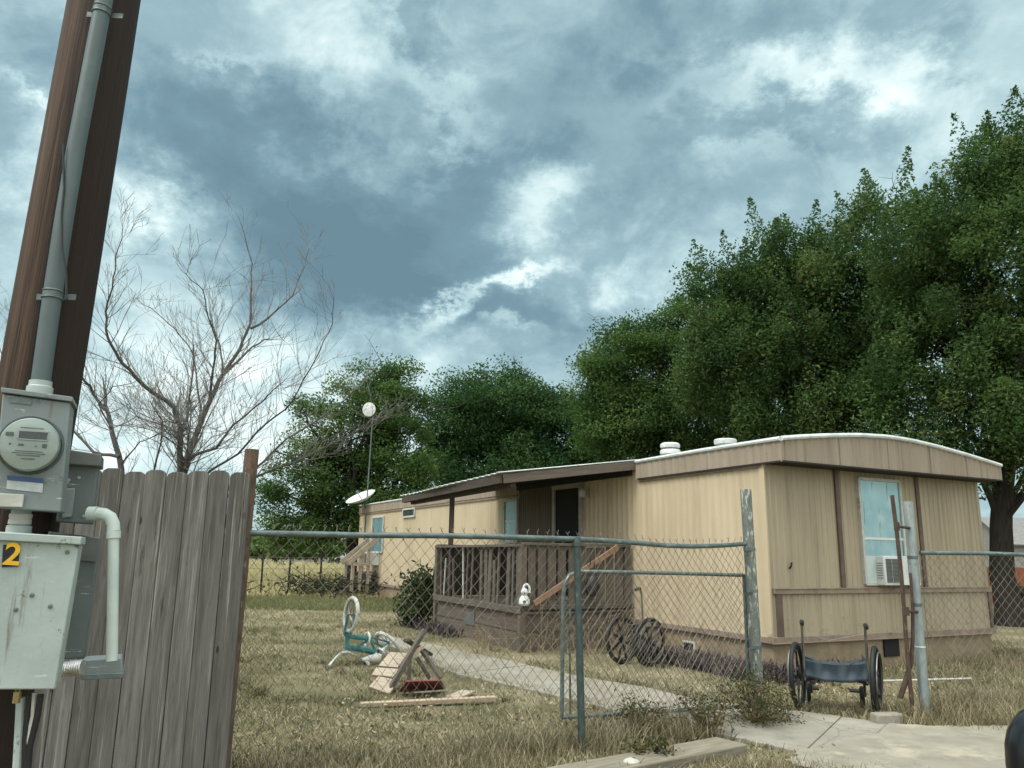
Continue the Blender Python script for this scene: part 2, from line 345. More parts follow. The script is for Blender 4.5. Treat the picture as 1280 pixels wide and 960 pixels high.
MAT['leaf_purple'] = leafmat('purple_leaves', [(0, (.035, .026, .036)), (.45, (.085, .068, .082)), (.75, (.15, .125, .12)), (1, (.25, .21, .15))])
MAT['leaf_weed'] = leafmat('weed_leaves', [(0, (.03, .045, .016)), (.5, (.07, .08, .03)), (.8, (.15, .125, .07)), (1, (.26, .2, .12))])
MAT['grass'] = leafmat('lawn_blades', [(0, (.035, .05, .022)), (.25, (.10, .11, .052)), (.5, (.21, .195, .108)), (.75, (.34, .30, .185)), (1, (.56, .50, .36))], .3, .8)
MAT['drygrass'] = leafmat('dry_blades', [(0, (.075, .08, .038)), (.35, (.19, .165, .095)), (.7, (.33, .28, .18)), (1, (.50, .43, .30))], .3, .85)
MAT['litter'] = leafmat('dry_litter', [(0, (.07, .05, .03)), (.5, (.2, .15, .09)), (1, (.42, .34, .22))], .1)
MAT['field'] = leafmat('field_blades', [(0, (.28, .26, .12)), (.4, (.46, .41, .21)), (1, (.66, .58, .36))], .3, .85)
MAT['greenstrip'] = leafmat('green_blades', [(0, (.07, .095, .035)), (.5, (.145, .165, .07)), (1, (.29, .27, .14))], .3, .8)
def groundmat():
    m, t, b = newmat('lawn_soil'); v = t.n('ShaderNodeTexCoord').outputs['Object']
    n1 = t.noise(v, .55, 5, .6); n2 = t.noise(v, 7, 6, .7); n3 = t.noise(v, .9, 6, .65, .4)
    c = t.ramp(n1.outputs[0], [(.36, (.10, .098, .055)), (.5, (.18, .16, .095)), (.64, (.29, .25, .165))])
    c = t.mix(t.ramp(n2.outputs[0], [(.5, (0, 0, 0)), (.72, (.7, .7, .7))]), c, (.12, .10, .05))
    c = t.mix(t.ramp(n3.outputs[0], [(.62, (0, 0, 0)), (.72, (.8, .8, .8))]), c, (.27, .225, .15))
    t.l(c, b.inputs['Base Color']); b.inputs['Roughness'].default_value = 1; b.inputs['Specular IOR Level'].default_value = .1
    n4 = t.noise(v, 25, 6, .7); bp = t.n('ShaderNodeBump'); bp.inputs['Strength'].default_value = .8; bp.inputs['Distance'].default_value = .03
    t.l(n4.outputs[0], bp.inputs['Height']); t.l(bp.outputs[0], b.inputs['Normal']); return m
MAT['ground'] = groundmat()

def crackmat():
    m = MAT['concrete']; t = NT(m.node_tree); b = m.node_tree.nodes['Principled BSDF']; old = b.inputs['Base Color'].links[0].from_socket
    v = coords(t, 'obj'); wn = t.noise(v, 2.5, 5, .6); va = t.n('ShaderNodeVectorMath', operation='ADD'); t.l(v, va.inputs[0])
    sc = t.n('ShaderNodeVectorMath', operation='SCALE'); t.l(wn.outputs['Color'], sc.inputs[0]); sc.inputs['Scale'].default_value = .35; t.l(sc.outputs[0], va.inputs[1])
    vo = t.n('ShaderNodeTexVoronoi', feature='DISTANCE_TO_EDGE'); vo.inputs['Scale'].default_value = .75; t.l(va.outputs[0], vo.inputs['Vector'])
    col = t.mix(t.ramp(vo.outputs['Distance'], [(.002, (.55, .55, .55)), (.006, (0, 0, 0))]), old, (.07, .06, .045))
    so_ = t.noise(t.mapping(v, (1, 1, 1), (8, 2, 5)), 1.1, 8, .7); col = t.mix(t.ramp(so_.outputs[0], [(.50, (0, 0, 0)), (.66, (.65, .65, .65))]), col, (.19, .16, .11))
    gr = t.noise(v, 60, 3, .6); col = t.mix(t.ramp(gr.outputs[0], [(.58, (0, 0, 0)), (.66, (.5, .5, .5))]), col, (.13, .12, .10))
    t.l(col, b.inputs['Base Color'])
crackmat()
# ------------------------------------------------------------------ world + sun
SUN_AZ, SUN_EL = R_(-115), R_(52)     # azimuth from +Y towards +X: light from the left, a little behind the camera
def world():
    w = bpy.data.worlds.new('World'); S.world = w; w.use_nodes = True; nt = w.node_tree
    for n in list(nt.nodes): nt.nodes.remove(n)
    t = NT(nt); out = t.n('ShaderNodeOutputWorld'); bg = t.n('ShaderNodeBackground'); bg.inputs[1].default_value = .1
    sky = t.n('ShaderNodeTexSky', sky_type='NISHITA'); sky.sun_disc = False
    sky.sun_elevation = SUN_EL; sky.sun_rotation = SUN_AZ
    tc = t.n('ShaderNodeTexCoord'); d = tc.outputs['Generated']
    sx = t.n('ShaderNodeSeparateXYZ'); t.l(d, sx.inputs[0]); X, Y, Z = sx.outputs
    az = t.m('ARCTAN2', X, Y); el = t.m('ARCSINE', Z)
    den = t.m('ADD', t.m('MAXIMUM', Z, 0.0), .16)
    cv = t.n('ShaderNodeCombineXYZ'); t.l(t.m('DIVIDE', X, den), cv.inputs[0]); t.l(t.m('DIVIDE', Y, den), cv.inputs[1])
    ae = t.n('ShaderNodeCombineXYZ'); t.l(az, ae.inputs[0]); t.l(el, ae.inputs[1])
    wn = t.noise(t.mapping(d, (1, 1, 1.5), (.3, .7, .1)), 4.5, 9, .66)
    wv = t.n('ShaderNodeVectorMath', operation='SUBTRACT'); t.l(wn.outputs['Color'], wv.inputs[0]); wv.inputs[1].default_value = (.5, .5, .5)
    wsc = t.n('ShaderNodeVectorMath', operation='SCALE'); t.l(wv.outputs[0], wsc.inputs[0]); wsc.inputs['Scale'].default_value = .36
    wa = t.n('ShaderNodeVectorMath', operation='ADD'); t.l(ae.outputs[0], wa.inputs[0]); t.l(wsc.outputs[0], wa.inputs[1])
    vec = wa.outputs[0]
    # cloud masses of this sky: (px, py, radius x, radius y, turn deg, weight)
    BL = [(400, 285, 200, 95, 8, -.56), (590, 210, 95, 55, -12, -.26), (250, 150, 110, 80, 0, -.18), (500, 350, 150, 55, 0, -.30), (640, 300, 50, 40, 0, -.14),
          (830, 40, 240, 65, 0, -.28), (510, 58, 55, 32, 30, -.26), (800, 240, 110, 55, -20, -.20), (620, 425, 110, 36, -8, -.26), (560, 365, 70, 26, 0, -.16), (690, 170, 60, 35, 0, -.18),
          (1000, 165, 230, 30, 4, -.20), (60, 60, 90, 60, 0, -.12), (1210, 40, 40, 25, 20, -.20), (720, 450, 60, 40, 0, -.12),
          (400, 70, 90, 80, 0, .20), (320, 80, 50, 16, 20, .16), (560, 140, 90, 30, 20, .20), (700, 262, 75, 42, -25, .36), (600, 378, 120, 18, -24, .44), (690, 345, 60, 16, -20, .30), (545, 415, 55, 16, -25, .26), (640, 440, 40, 14, 0, .28), (790, 385, 60, 30, -30, .26),
          (1040, 98, 170, 40, 4, .32), (1230, 130, 90, 30, 0, .25), (930, 215, 80, 20, 0, .12), (165, 270, 55, 42, 10, .42), (20, 240, 45, 90, 0, .32), (250, 520, 280, 80, 0, .38),
          (40, 150, 45, 14, 30, .28)]
    val = .545
    for (px, py, rx, ry, tn, wt) in BL:
        a0, e0 = azel(px, py); k = 1 / F * .96
        mp = t.mapping(vec, (rx * k, ry * k, 1), (a0, e0, 0), (0, 0, R_(-tn)), 'TEXTURE')
        dt = t.n('ShaderNodeVectorMath', operation='DOT_PRODUCT'); t.l(mp, dt.inputs[0]); t.l(mp, dt.inputs[1])
        val = t.m('MULTIPLY_ADD', t.m('EXPONENT', t.m('MULTIPLY', dt.outputs['Value'], -1.0)), wt, val)
    f1 = t.noise(t.mapping(cv.outputs[0], (1, 1, 1), (4.2, 1.3, 0)), 2.6, 9, .58, .3)
    f2 = t.noise(t.mapping(d, (1, 1, 1.35), (2, 5, 1)), 9.0, 9, .62, .4)
    val = t.m('ADD', val, t.m('MULTIPLY', t.m('SUBTRACT', f1.outputs[0], .5), .42))
    f3 = t.noise(t.mapping(d, (1, 1, 1.3), (7, 3, 4)), 5.5, 10, .62, .6)
    edge = t.n('ShaderNodeMapRange', interpolation_type='SMOOTHSTEP'); t.l(f3.outputs[0], edge.inputs[0]); edge.inputs[1].default_value = .44; edge.inputs[2].default_value = .60; edge.inputs[3].default_value = -.065; edge.inputs[4].default_value = .065
    val = t.m('ADD', val, edge.outputs[0])
    val = t.m('ADD', val, t.m('MULTIPLY', t.m('SUBTRACT', f2.outputs[0], .5), .27), clamp=True)
    cc = t.ramp(val, [(0, (.90, 1.56, 1.90)), (.25, (1.20, 2.02, 2.42)), (.45, (2.0, 3.02, 3.38)), (.62, (3.2, 4.4, 4.6)), (.80, (5.0, 6.1, 6.1)), (1, (7.4, 8.2, 7.8))])
    # unseen sky overhead and behind the viewer, boosted to throw more light on the ground
    mr = t.n('ShaderNodeMapRange', interpolation_type='SMOOTHSTEP'); t.l(el, mr.inputs[0])
    mr.inputs[1].default_value = R_(42); mr.inputs[2].default_value = R_(75); mr.inputs[3].default_value = 1.0; mr.inputs[4].default_value = 4.0
    mb = t.n('ShaderNodeMapRange', interpolation_type='SMOOTHSTEP'); t.l(Y, mb.inputs[0])
    mb.inputs[1].default_value = .35; mb.inputs[2].default_value = -.6; mb.inputs[3].default_value = 1.0; mb.inputs[4].default_value = 2.9
    mul = t.m('MULTIPLY', mr.outputs[0], mb.outputs[0]); wf = t.m('MULTIPLY', t.m('SUBTRACT', mul, 1.0), .55, clamp=True)
    hs = t.n('ShaderNodeRGBToBW'); t.l(cc, hs.inputs[0]); wc_ = t.n('ShaderNodeVectorMath', operation='SCALE'); wc_.inputs[0].default_value = (.96, 1.0, .955); t.l(hs.outputs[0], wc_.inputs['Scale'])
    cc = t.mix(wf, cc, wc_.outputs[0])
    vm = t.n('ShaderNodeVectorMath', operation='SCALE'); t.l(cc, vm.inputs[0]); t.l(mul, vm.inputs['Scale'])
    mx = t.mix(.94, sky.outputs[0], vm.outputs[0])
    t.l(mx, bg.inputs[0]); t.l(bg.outputs[0], out.inputs[0])
world()
sd = bpy.data.lights.new('sun', 'SUN'); sd.energy = 1.5; sd.angle = R_(22); sd.color = (1, .97, .92)
so = bpy.data.objects.new('sun', sd); COL.objects.link(so)
sdir = V((math.sin(SUN_AZ) * math.cos(SUN_EL), math.cos(SUN_AZ) * math.cos(SUN_EL), math.sin(SUN_EL)))
so.rotation_euler = sdir.to_track_quat('Z', 'Y').to_euler(); so.location = (0, 0, 30)
vs_ = S.view_settings; vs_.view_transform = 'Standard'; vs_.look = 'None'; vs_.gamma = 1; vs_.exposure = 0.74

# ================================================================== SETTING
mb = MB(); n = 48
mb.add([(0, 0, 0)] + [(900 * math.cos(2 * math.pi * i / n), 900 * math.sin(2 * math.pi * i / n), 0) for i in range(n)], [(0, i + 1, (i + 1) % n + 1) for i in range(n)])
setp(mb.build('ground', MAT['ground'], smooth=False), kind='structure')
UPE = [(478, 793), (537, 804), (599, 818), (660, 831), (740, 848), (809, 859), (868, 873), (960, 884), (1052, 895), (1110, 903), (1180, 910), (1300, 918)]
LOE = [(470, 802), (500, 812), (533, 827), (572, 842), (638, 856), (740, 880), (800, 894), (900, 917), (1004, 940), (1060, 950), (1180, 962), (1330, 985)]
up_ = [G(*p, .03) for p in UPE]; lo_ = [G(*p, .03) for p in LOE]
mb = MB()
for i in range(len(up_) - 1):
    a, b, c, d = lo_[i], lo_[i + 1], up_[i + 1], up_[i]
    g = lambda p, q: p.lerp(q, .003 / max((q - p).length, .01))
    q = [g(a, b), g(b, a), g(c, d), g(d, c)]
    mb.prism([V((p.x, p.y, -.06)) for p in q], (0, 0, .09 + random.uniform(-.004, .006)))
setp(mb.build('concrete_walk', MAT['concrete'], bevel=.006), kind='structure')
WALK = np.array([(p.x, p.y) for p in lo_ + up_[::-1]])
# bare street edge where the walk meets the road
q = []
for (x, y) in [(1150, 1080), (1120, 1000), (1060, 972), (1005, 958), (985, 948), (1000, 938), (1030, 932), (1062, 921), (1095, 917), (1120, 906), (1200, 908), (1250, 906), (1300, 902), (1440, 900), (1440, 1080)]: q.append(G(x, y, .037))
qq = []
for a_, b_ in zip(q, q[1:] + q[:1]):
    for i in range(7): c_ = a_.lerp(b_, i / 7); qq.append(V((c_.x + random.gauss(0, .022), c_.y + random.gauss(0, .03), .037)))
q = qq
dirtm = M('bare_dirt', (.265, .248, .20), (.20, .186, .148), (.34, .31, .24), 3, rough=1, bump=.6, bscale=30, spot=(.52, .66), sscale=2.2, spec=.1)
mb = MB(); mb.add(q, [tuple(range(len(q)))]); setp(mb.build('dirt_verge', dirtm, smooth=False), kind='structure')

# ================================================================== MOBILE HOME
L, W, ZT, ZB, ZE = 19.04, 4.48, .406, 1.015, 2.66
home = thing('mobile_home', HA, 'long tan mobile home with a curved roof end and a corrugated end wall', 'mobile home', rz=TH)
def hb(): return MB()
def ribs(a, b, pitch, depth, out, fixed, axis, z0, z1):
    """ribbed sheet: runs a..b along 'axis', ribs stand out along 'out'"""
    rows = [[], []]; u = a
    while u < b - 1e-6:
        for fr, dd in ((0, 0), (.55, 0), (.68, depth), (.87, depth)):
            uu = u + fr * pitch
            if uu > b: break
            for k, z in enumerate((z0, z1)):
                rows[k].append(V((uu, fixed + out * dd, z)) if axis == 'x' else V((fixed + out * dd, uu, z)))
        u += pitch
    for k, z in enumerate((z0, z1)): rows[k].append(V((b, fixed, z)) if axis == 'x' else V((fixed, b, z)))
    return rows
mb = hb(); mb.grid(ribs(0, 2.85, .145, .006, -1, 0, 'y', ZT, ZE + .02)); mb.grid(ribs(2.85, 7.06, .145, .008, -1, 0, 'y', ZT, 2.92)); mb.grid(ribs(7.06, L, .145, .006, -1, 0, 'y', ZT, ZE + .02))
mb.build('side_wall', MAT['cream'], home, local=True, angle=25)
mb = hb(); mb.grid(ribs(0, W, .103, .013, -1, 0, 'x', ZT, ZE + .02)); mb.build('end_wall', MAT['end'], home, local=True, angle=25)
mb = hb(); mb.box((W, L / 2, (ZT + ZE) / 2), (.02, L - .02, ZE - ZT)); mb.box((W / 2, L, (ZT + ZE) / 2), (W - .03, .02, ZE - ZT)); mb.build('rear_wall', MAT['cream'], home, local=True)
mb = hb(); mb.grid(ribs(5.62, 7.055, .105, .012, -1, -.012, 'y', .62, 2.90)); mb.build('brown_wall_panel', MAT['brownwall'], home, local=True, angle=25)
mb = hb(); mb.grid(ribs(.03, L, .31, .012, -1, .03, 'y', -.02, ZT)); mb.grid(ribs(.03, W - .03, .62, .012, -1, .03, 'x', -.02, ZT)); mb.build('skirting', MAT['skirt'], home, local=True, angle=25)
# trims
mb = hb(); mb.box((-.02, L / 2, ZT), (.035, L, .075)); mb.box((W / 2 - .01, -.022, ZT), (W + .05, .04, .085)); mb.box((W / 2, -.045, ZT - .035), (W + .05, .012, .014)); mb.build('bottom_trim', MAT['tantrim'], home, local=True, bevel=.004)
mb = hb(); mb.box((W / 2 + .02, -.024, ZB), (W - .02, .035, .075)); mb.box((W / 2 + .02, -.045, ZB + .03), (W - .02, .012, .016)); mb.build('belt_trim', MAT['tantrim'], home, local=True, bevel=.004)
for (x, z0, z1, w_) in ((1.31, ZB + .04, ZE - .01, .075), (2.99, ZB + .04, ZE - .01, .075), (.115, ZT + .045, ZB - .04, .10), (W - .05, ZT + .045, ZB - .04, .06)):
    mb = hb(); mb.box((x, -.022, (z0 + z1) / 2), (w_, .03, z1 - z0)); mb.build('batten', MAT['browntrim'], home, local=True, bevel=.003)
mb = hb(); mb.box((-.012, .03, (ZT + ZE) / 2 + .02), (.03, .085, ZE - ZT - .05)); mb.build('corner_trim', MAT['cream'], home, local=True, bevel=.004)
mb = hb()
for y0, y1 in ((7.1, L),): mb.box((-.02, (y0 + y1) / 2, ZE - .03), (.03, y1 - y0, .045))
mb.box((-.02, 1.4, ZE - .03), (.03, 2.75, .045)); mb.build('eave_trim', MAT['tantrim'], home, local=True)
# roof
def rz(x): return float(np.interp(x, [-.1, .35, .8, 1.4, 2.0, 2.5, 3.05, 3.76, 4.39, 4.6], [2.925, 2.985, 3.035, 3.09, 3.115, 3.10, 3.055, 2.975, 2.89, 2.86]))
xs = [-.045 + (W + .09) * i / 28 for i in range(29)]
YF = -.36
mb = hb(); mb.grid([[V((x, YF, rz(x) + .012)) for x in xs], [V((x, L + .05, rz(x) + .012)) for x in xs]][::-1]); roof = mb.build('roof', MAT['roofing'], home, local=True)
mb = hb(); mb.tube([V((x, YF - .012, rz(x) + .012)) for x in xs], .032, 8); mb.tube([V((-.055, YF, rz(-.04) + .01)), V((-.055, 1.2, rz(-.04) + .018)), V((-.055, 2.8, rz(-.04) + .006))], .03, 8); mb.tube([V((-.055, 7.0, rz(-.04))), V((-.055, 10.5, rz(-.04) + .012)), V((-.055, 13.2, rz(-.04) - .01)), V((-.055, L, rz(-.04)))], .024, 8)
mb.build('roof_edge', MAT['whitetrim'], roof, local=True)
mb = hb(); rows = [[], []]; x = -.045; k = 0
while x < W + .045:
    for fr, dd in ((0, 0), (.5, 0), (.66, .011), (.86, .011)):
        xx = min(x + fr * .115, W + .045)
        rows[0].append(V((xx, YF - dd, 2.645))); rows[1].append(V((xx, YF - dd, rz(xx) + .004)))
    x += .115
mb.grid(rows)
for xx in (.02, 1.02, 1.98, 2.88, 3.7):
    mb.box((xx, YF - .008, (2.645 + rz(xx)) / 2 - .012), (.012, .012, rz(xx) - 2.645 - .03))
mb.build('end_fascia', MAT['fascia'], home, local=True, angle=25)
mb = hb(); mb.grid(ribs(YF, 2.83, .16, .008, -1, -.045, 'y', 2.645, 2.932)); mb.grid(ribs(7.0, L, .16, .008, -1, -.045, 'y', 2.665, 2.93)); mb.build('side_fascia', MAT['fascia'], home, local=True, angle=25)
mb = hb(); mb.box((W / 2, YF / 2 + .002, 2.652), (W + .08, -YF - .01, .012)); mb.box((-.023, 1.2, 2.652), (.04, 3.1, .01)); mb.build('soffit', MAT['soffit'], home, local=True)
mb = hb(); mb.box((W / 2, YF - .016, 2.650), (W + .09, .014, .022)); mb.box((-.064, 1.2, 2.650), (.014, 3.1, .022)); mb.build('eave_shade_strip', MAT['soffit'], home, local=True)  # dark strip added along the fascia foot as the eave's shadow line
for (px, py, capn) in ((838, 572, 2), (907, 561, 1)):
    p = None
    d = ray(px, py); t_ = (.75 if capn == 2 else 1.25)
    tt = ((HA + EX * t_) - CAM).dot(EX) / d.dot(EX); q = to_home(CAM + d * tt); b = V((t_, q.y, rz(t_) - .02))
    mb = hb(); mb.lathe(b, (0, 0, 1), [(.13, 0), (.13, .05), (.10, .06), (.10, .22), (.10, .23)] if capn == 2 else [(.13, 0), (.09, .03), (.09, .2)], 18)
    vt = mb.build('roof_vent', MAT['whitetrim'], roof, local=True)
    mb = hb()
    if capn == 2: mb.lathe(b + V((0, 0, .12)), (0, 0, 1), [(.17, 0), (.175, .05), (.16, .075), (.12, .08)], 20); mb.lathe(b + V((0, 0, .22)), (0, 0, 1), [(.12, 0), (.165, .01), (.17, .06), (.14, .09), (.05, .10)], 20)
    else: mb.lathe(b + V((0, 0, .18)), (0, 0, 1), [(.10, 0), (.18, .01), (.185, .075), (.17, .09), (.05, .10)], 20)
    mb.build('vent_cap', MAT['whitetrim'], roof, local=True)
# windows
def window(org, ax, w, h, mat_in, sash=None, out=V((0, -1, 0)), fr=.04, folds=True):
    org = V(org); ax = V(ax); up = V((0, 0, 1)); mb = hb()
    for a, b in ((org, org + ax * w), (org + up * h, org + ax * w + up * h), (org, org + up * h), (org + ax * w, org + ax * w + up * h)):
        mb.bar(a + out * .03, b + out * .03, fr, .05, out)
    f = mb.build('window', MAT['dirtywhite'], home, local=True, bevel=.004)
    if sash:
        mb = hb(); mb.bar(org + up * sash + out * .028, org + ax * w + up * sash + out * .028, .035, .03, out); mb.build('sash', MAT['white'], f, local=True, bevel=.003)
    rows = []
    for j in range(9):
        r_ = []
        for i in range(25):
            u = i / 24; v_ = j / 8
            off = .018 + .006 * math.sin(u * 34 + 1.5 * math.sin(v_ * 4)) * (1 if folds else .1)
            r_.append(org + ax * (w * u) + up * (h * v_) + out * off)
        rows.append(r_)
    mb = hb(); mb.grid(rows); mb.build('curtain', mat_in, f, local=True)
    mb = hb(); o_ = org + out * .034; qd = [o_, o_ + ax * w, o_ + ax * w + up * h, o_ + up * h]
    if (qd[1] - qd[0]).cross(qd[3] - qd[0]).dot(out) < 0: qd = qd[::-1]
    mb.add(qd, [(0, 1, 2, 3)]); mb.build('pane', MAT['glass'], f, local=True)
    return f
w1 = window((1.73, 0, 1.10), (1, 0, 0), .86, 1.455, MAT['curtain_pale'], .62)
mb = hb(); mb.box((1.73 + .12, -.043, 1.10 + .20), (.20, .008, .37)); mb.build('filler_panel', MAT['insulation'], w1, local=True)
window((0, 7.69, 1.66), (0, -1, 0), .60, .88, MAT['curtain_pale'], .44, V((-1, 0, 0)), .05)
window((0, 17.4, 1.38), (0, -1, 0), 1.15, 1.1, MAT['curtain_pale'], .5, V((-1, 0, 0)), .05)
window((0, 14.42, 2.40), (0, -1, 0), 1.0, .22, MAT['acgrey'], None, V((-1, 0, 0)), .05, False)
# door
mb = hb()
for a, b in (((-.03, 4.55, .64), (-.03, 4.55, 2.70)), ((-.03, 5.53, .64), (-.03, 5.53, 2.70)), ((-.03, 4.5, 2.68), (-.03, 5.58, 2.68))): mb.bar(a, b, .085, .06, (-1, 0, 0))
door = mb.build('door', MAT['doorframe'], home, local=True, bevel=.004)
mb = hb(); mb.box((-.012, 5.04, 1.66), (.02, .90, 1.98)); mb.build('screen', MAT['darkhole'], door, local=True)
mb = hb(); mb.box((-.03, 5.04, 1.55), (.012, .88, .07)); mb.build('door_rail', MAT['acgrey'], door, local=True)
mb = hb(); mb.tube([(-.03, 4.66, 1.6), (-.08, 4.66, 1.6), (-.08, 4.66, 1.72)], .012, 6); mb.build('handle', MAT['chrome'], door, local=True)
mb = hb(); mb.box((-.03, 4.36, 2.49), (.03, .09, .13)); mb.lathe((-.12, 4.36, 2.43), (0, 0, 1), [(.03, 0), (.065, .02), (.07, .12), (.04, .16)], 14); mb.build('porch_light', MAT['dirtywhite'], home, local=True)
# details low on the walls
mb = hb(); mb.box((-.0, 2.0, .2), (.03, .02, .02))
d = ray(861, 809); tt = (HA - CAM).dot(EX) / d.dot(EX); q = to_home(CAM + d * tt)
mb = hb(); mb.box((.012, q.y, q.z), (.03, .28, .17)); sv = mb.build('skirting_vent', MAT['dirtywhite'], home, local=True, bevel=.004)
mb = hb(); mb.box((-.006, q.y, q.z + .01), (.012, .20, .10)); mb.build('vent_opening', MAT['darkhole'], sv, local=True)
mb = hb(); mb.box((2.2, .012, .24), (.30, .02, .23)); mb.build('skirting_gap', MAT['darkhole'], home, local=True)
mb = hb(); mb.tube([(.33, -.02, 1.30), (.33, -.05, 1.33), (.34, -.055, 1.38)], .013, 6); mb.build('wall_hook', MAT['black'], home, local=True)

# window air conditioners
def aircon(label, org, ax, out, w, h, dp, group):
    """box hanging out of a window: org = low left corner on the wall (home-local)"""
    o = V(org); ax = V(ax); out = V(out); up = V((0, 0, 1)); c = o + ax * w / 2 + up * h / 2
    loc = HW(*(o + ax * w / 2 + out * dp / 2)); t_ = thing('window_air_conditioner', loc, label, 'air conditioner', group, TH)
    tw = lambda p: HW(*p)
    R = Matrix((ax, -out if ax.cross(-out).z > 0 else out, up)).transposed(); Rw = Matrix.Rotation(TH, 3, 'Z') @ R
    mb = MB(); mb.box(tw(c + out * dp / 2), (w, dp, h), Rw); mb.build('housing', MAT['white'], t_, bevel=.012)
    fc = c + out * (dp + .004)
    for a, ww in ((-.37 * w, .15 * w), (-.19 * w, .16 * w), (.31 * w, .30 * w)):
        mb = MB(); mb.box(tw(fc + ax * a), (ww, .008, h * .78), Rw)
        for k in range(7): mb.box(tw(fc + ax * a + up * (h * .78 * (k / 6 - .5)) + out * .006), (ww, .01, .006), Rw)
        mb.build('rear_grille', MAT['acgrey'], t_)
    mb = MB(); sc = c - ax * (w / 2 + .003) + out * dp * .6
    for k in range(7): mb.box(tw(sc + up * (h * .5 * (k / 6 - .5))), (.008, dp * .5, .008), Rw)
    mb.build('side_louvres', MAT['acgrey'], t_)
    return t_
aircon('white window air conditioner sticking out of the end wall window below the blue curtain', (1.955, 0, 1.085), (1, 0, 0), (0, -1, 0), .745, .40, .17, 'window air conditioners')
aircon('small distant white air conditioner under the far window near the back steps', (0, 17.2, .98), (0, -1, 0), (-1, 0, 0), .62, .40, .3, 'window air conditioners')

# ================================================================== PORCH
PX0, PY0, PY1 = -2.02, 3.03, 6.55
porch = thing('porch', HW(PX0, PY0), 'brown wooden porch with vertical board railing and lean-to roof on the home\'s long side', 'porch', rz=TH)
RW = Matrix.Rotation(TH, 3, 'Z')
def hbox(mb, c, s, R=None): mb.box(HW(*c), s, RW @ R if R else RW)
def hbar(mb, p, q, w, t_, up=(0, 0, 1)): mb.bar(HW(*p), HW(*q), w, t_, RW @ V(up))
mb = MB()
for k in range(14):
    x = PX0 + .07 + k * .143; hbox(mb, (x, (PY0 + PY1) / 2, .60), (.135, PY1 - PY0 - .06, .03))
mb.build('deck', MAT['porchgrey'], porch)
mb = MB(); hbox(mb, (PX0 + .03, (PY0 + PY1) / 2, .27), (.02, PY1 - PY0 - .12, .56)); hbox(mb, (PX0 + .012, (PY0 + PY1) / 2, .30), (.012, PY1 - PY0 - .14, .025)); sk = mb.build('front_skirt', MAT['porch'], porch)
mb = MB(); hbox(mb, (PX0 + .012, 4.95, .34), (.02, .40, .22)); mb.build('skirt_vent', MAT['acgrey'], sk)
mb = MB(); hbox(mb, (PX0 / 2, PY0 + .03, .27), (-PX0 - .12, .02, .56)); hbox(mb, (PX0 / 2, PY0 + .012, .30), (-PX0 - .14, .012, .025)); mb.build('side_skirt', MAT['porch'], porch)
mb = MB(); hbox(mb, (PX0 - .02, (PY0 + PY1) / 2, .60), (.045, PY1 - PY0 + .06, .10)); mb.build('front_rim', MAT['porchgrey'], porch, bevel=.004)
mb = MB(); hbox(mb, (PX0 / 2, PY0 - .02, .64), (-PX0 - .02, .05, .06)); hbox(mb, (PX0 / 2, PY0 - .012, .56), (-PX0 - .02, .035, .035)); mb.build('side_rim', MAT['porchgrey'], porch, bevel=.004)
for (x, y) in ((PX0 + .02, PY0 + .02), (PX0 + .02, PY1 - .02), (-.10, PY0 + .02), (-.10, PY1 - .02)):
    mb = MB(); hbox(mb, (x, y, .78), (.10, .10, 1.56)); mb.build('corner_post', MAT['porch'], porch, bevel=.005)
for (p, q, nm) in (((PX0, PY0, 1.555), (PX0, PY1, 1.53), 'top_rail'), ((PX0, PY0, 1.58), (-.05, PY0, 1.58), 'top_rail'), ((PX0, PY1, 1.555), (-.05, PY1, 1.555), 'top_rail')):
    mb = MB(); hbar(mb, p, q, .10, .04); mb.build(nm, MAT['porchgrey'], porch, bevel=.004)
y = PY0 + .17; k = 0
while y < PY1 - .1:                       # front balusters: wide boards near the corner, thin sticks further on, a few gone
    wide = y < 4.55
    mb = MB(); w_ = random.choice([.085, .11, .06]) if wide else random.choice([.028, .035, .045]); tl = random.uniform(-.03, .03)
    if k not in (3, 9, 13): hbar(mb, (PX0 + .02, y - tl, .64), (PX0 + .02, y + tl, 1.54 - random.choice([0, 0, 0, .22])), w_, .022, (1, 0, 0)); mb.build('baluster', MAT['porchgrey'] if (wide or k % 4) else MAT['dirtywhite'], porch)
    y += random.uniform(.15, .20) if wide else random.uniform(.16, .24); k += 1
x = PX0 + .17
while x < -.14:
    mb = MB(); hbox(mb, (x, PY0 + .015, 1.10 + random.uniform(-.02, .01)), (random.uniform(.105, .155), .022, .92)); mb.build('side_board', MAT['porch'], porch); x += .178
mb = MB(); x = PX0 + .1
while x < -.1: hbox(mb, (x, PY1, 1.08), (.145, .022, .92)); x += .15
mb.build('end_boards', MAT['darkroof'], porch)
mb = MB(); hbar(mb, (PX0 + .05, 6.0, .6), (PX0 + .05, 6.0, 2.56), .09, .09); mb.build('roof_post', MAT['darkroof'], porch, bevel=.004)
RC = [V((.02, 2.80, 2.965)), V((-2.25, 3.36, 2.665)), V((-2.25, 8.15, 2.58)), V((.02, 8.15, 2.95))]
mb = MB()
rows = []
for i in range(2):
    r_ = []
    for j in range(61):
        u = j / 60; a = RC[0].lerp(RC[3], u); b = RC[1].lerp(RC[2], u); p = a if i == 0 else b + V((-.03 + .03 * math.sin(u * 9), 0, 0))
        r_.append(HW(*(p + V((0, 0, .012 * math.sin(j * 2.1) + .012 * math.sin(u * 5 + 1))))))
    rows.append(r_)
mb.grid(rows); pr = mb.build('porch_roof', MAT['whitetrim'], porch, solid=.012)
mb = MB(); dz = V((0, 0, -.085)); hbar(mb, RC[1] + dz + V((.03, .03, 0)), RC[2] + dz + V((.03, -.05, 0)), .04, .13); mb.build('front_fascia', MAT['darkroof'], pr)
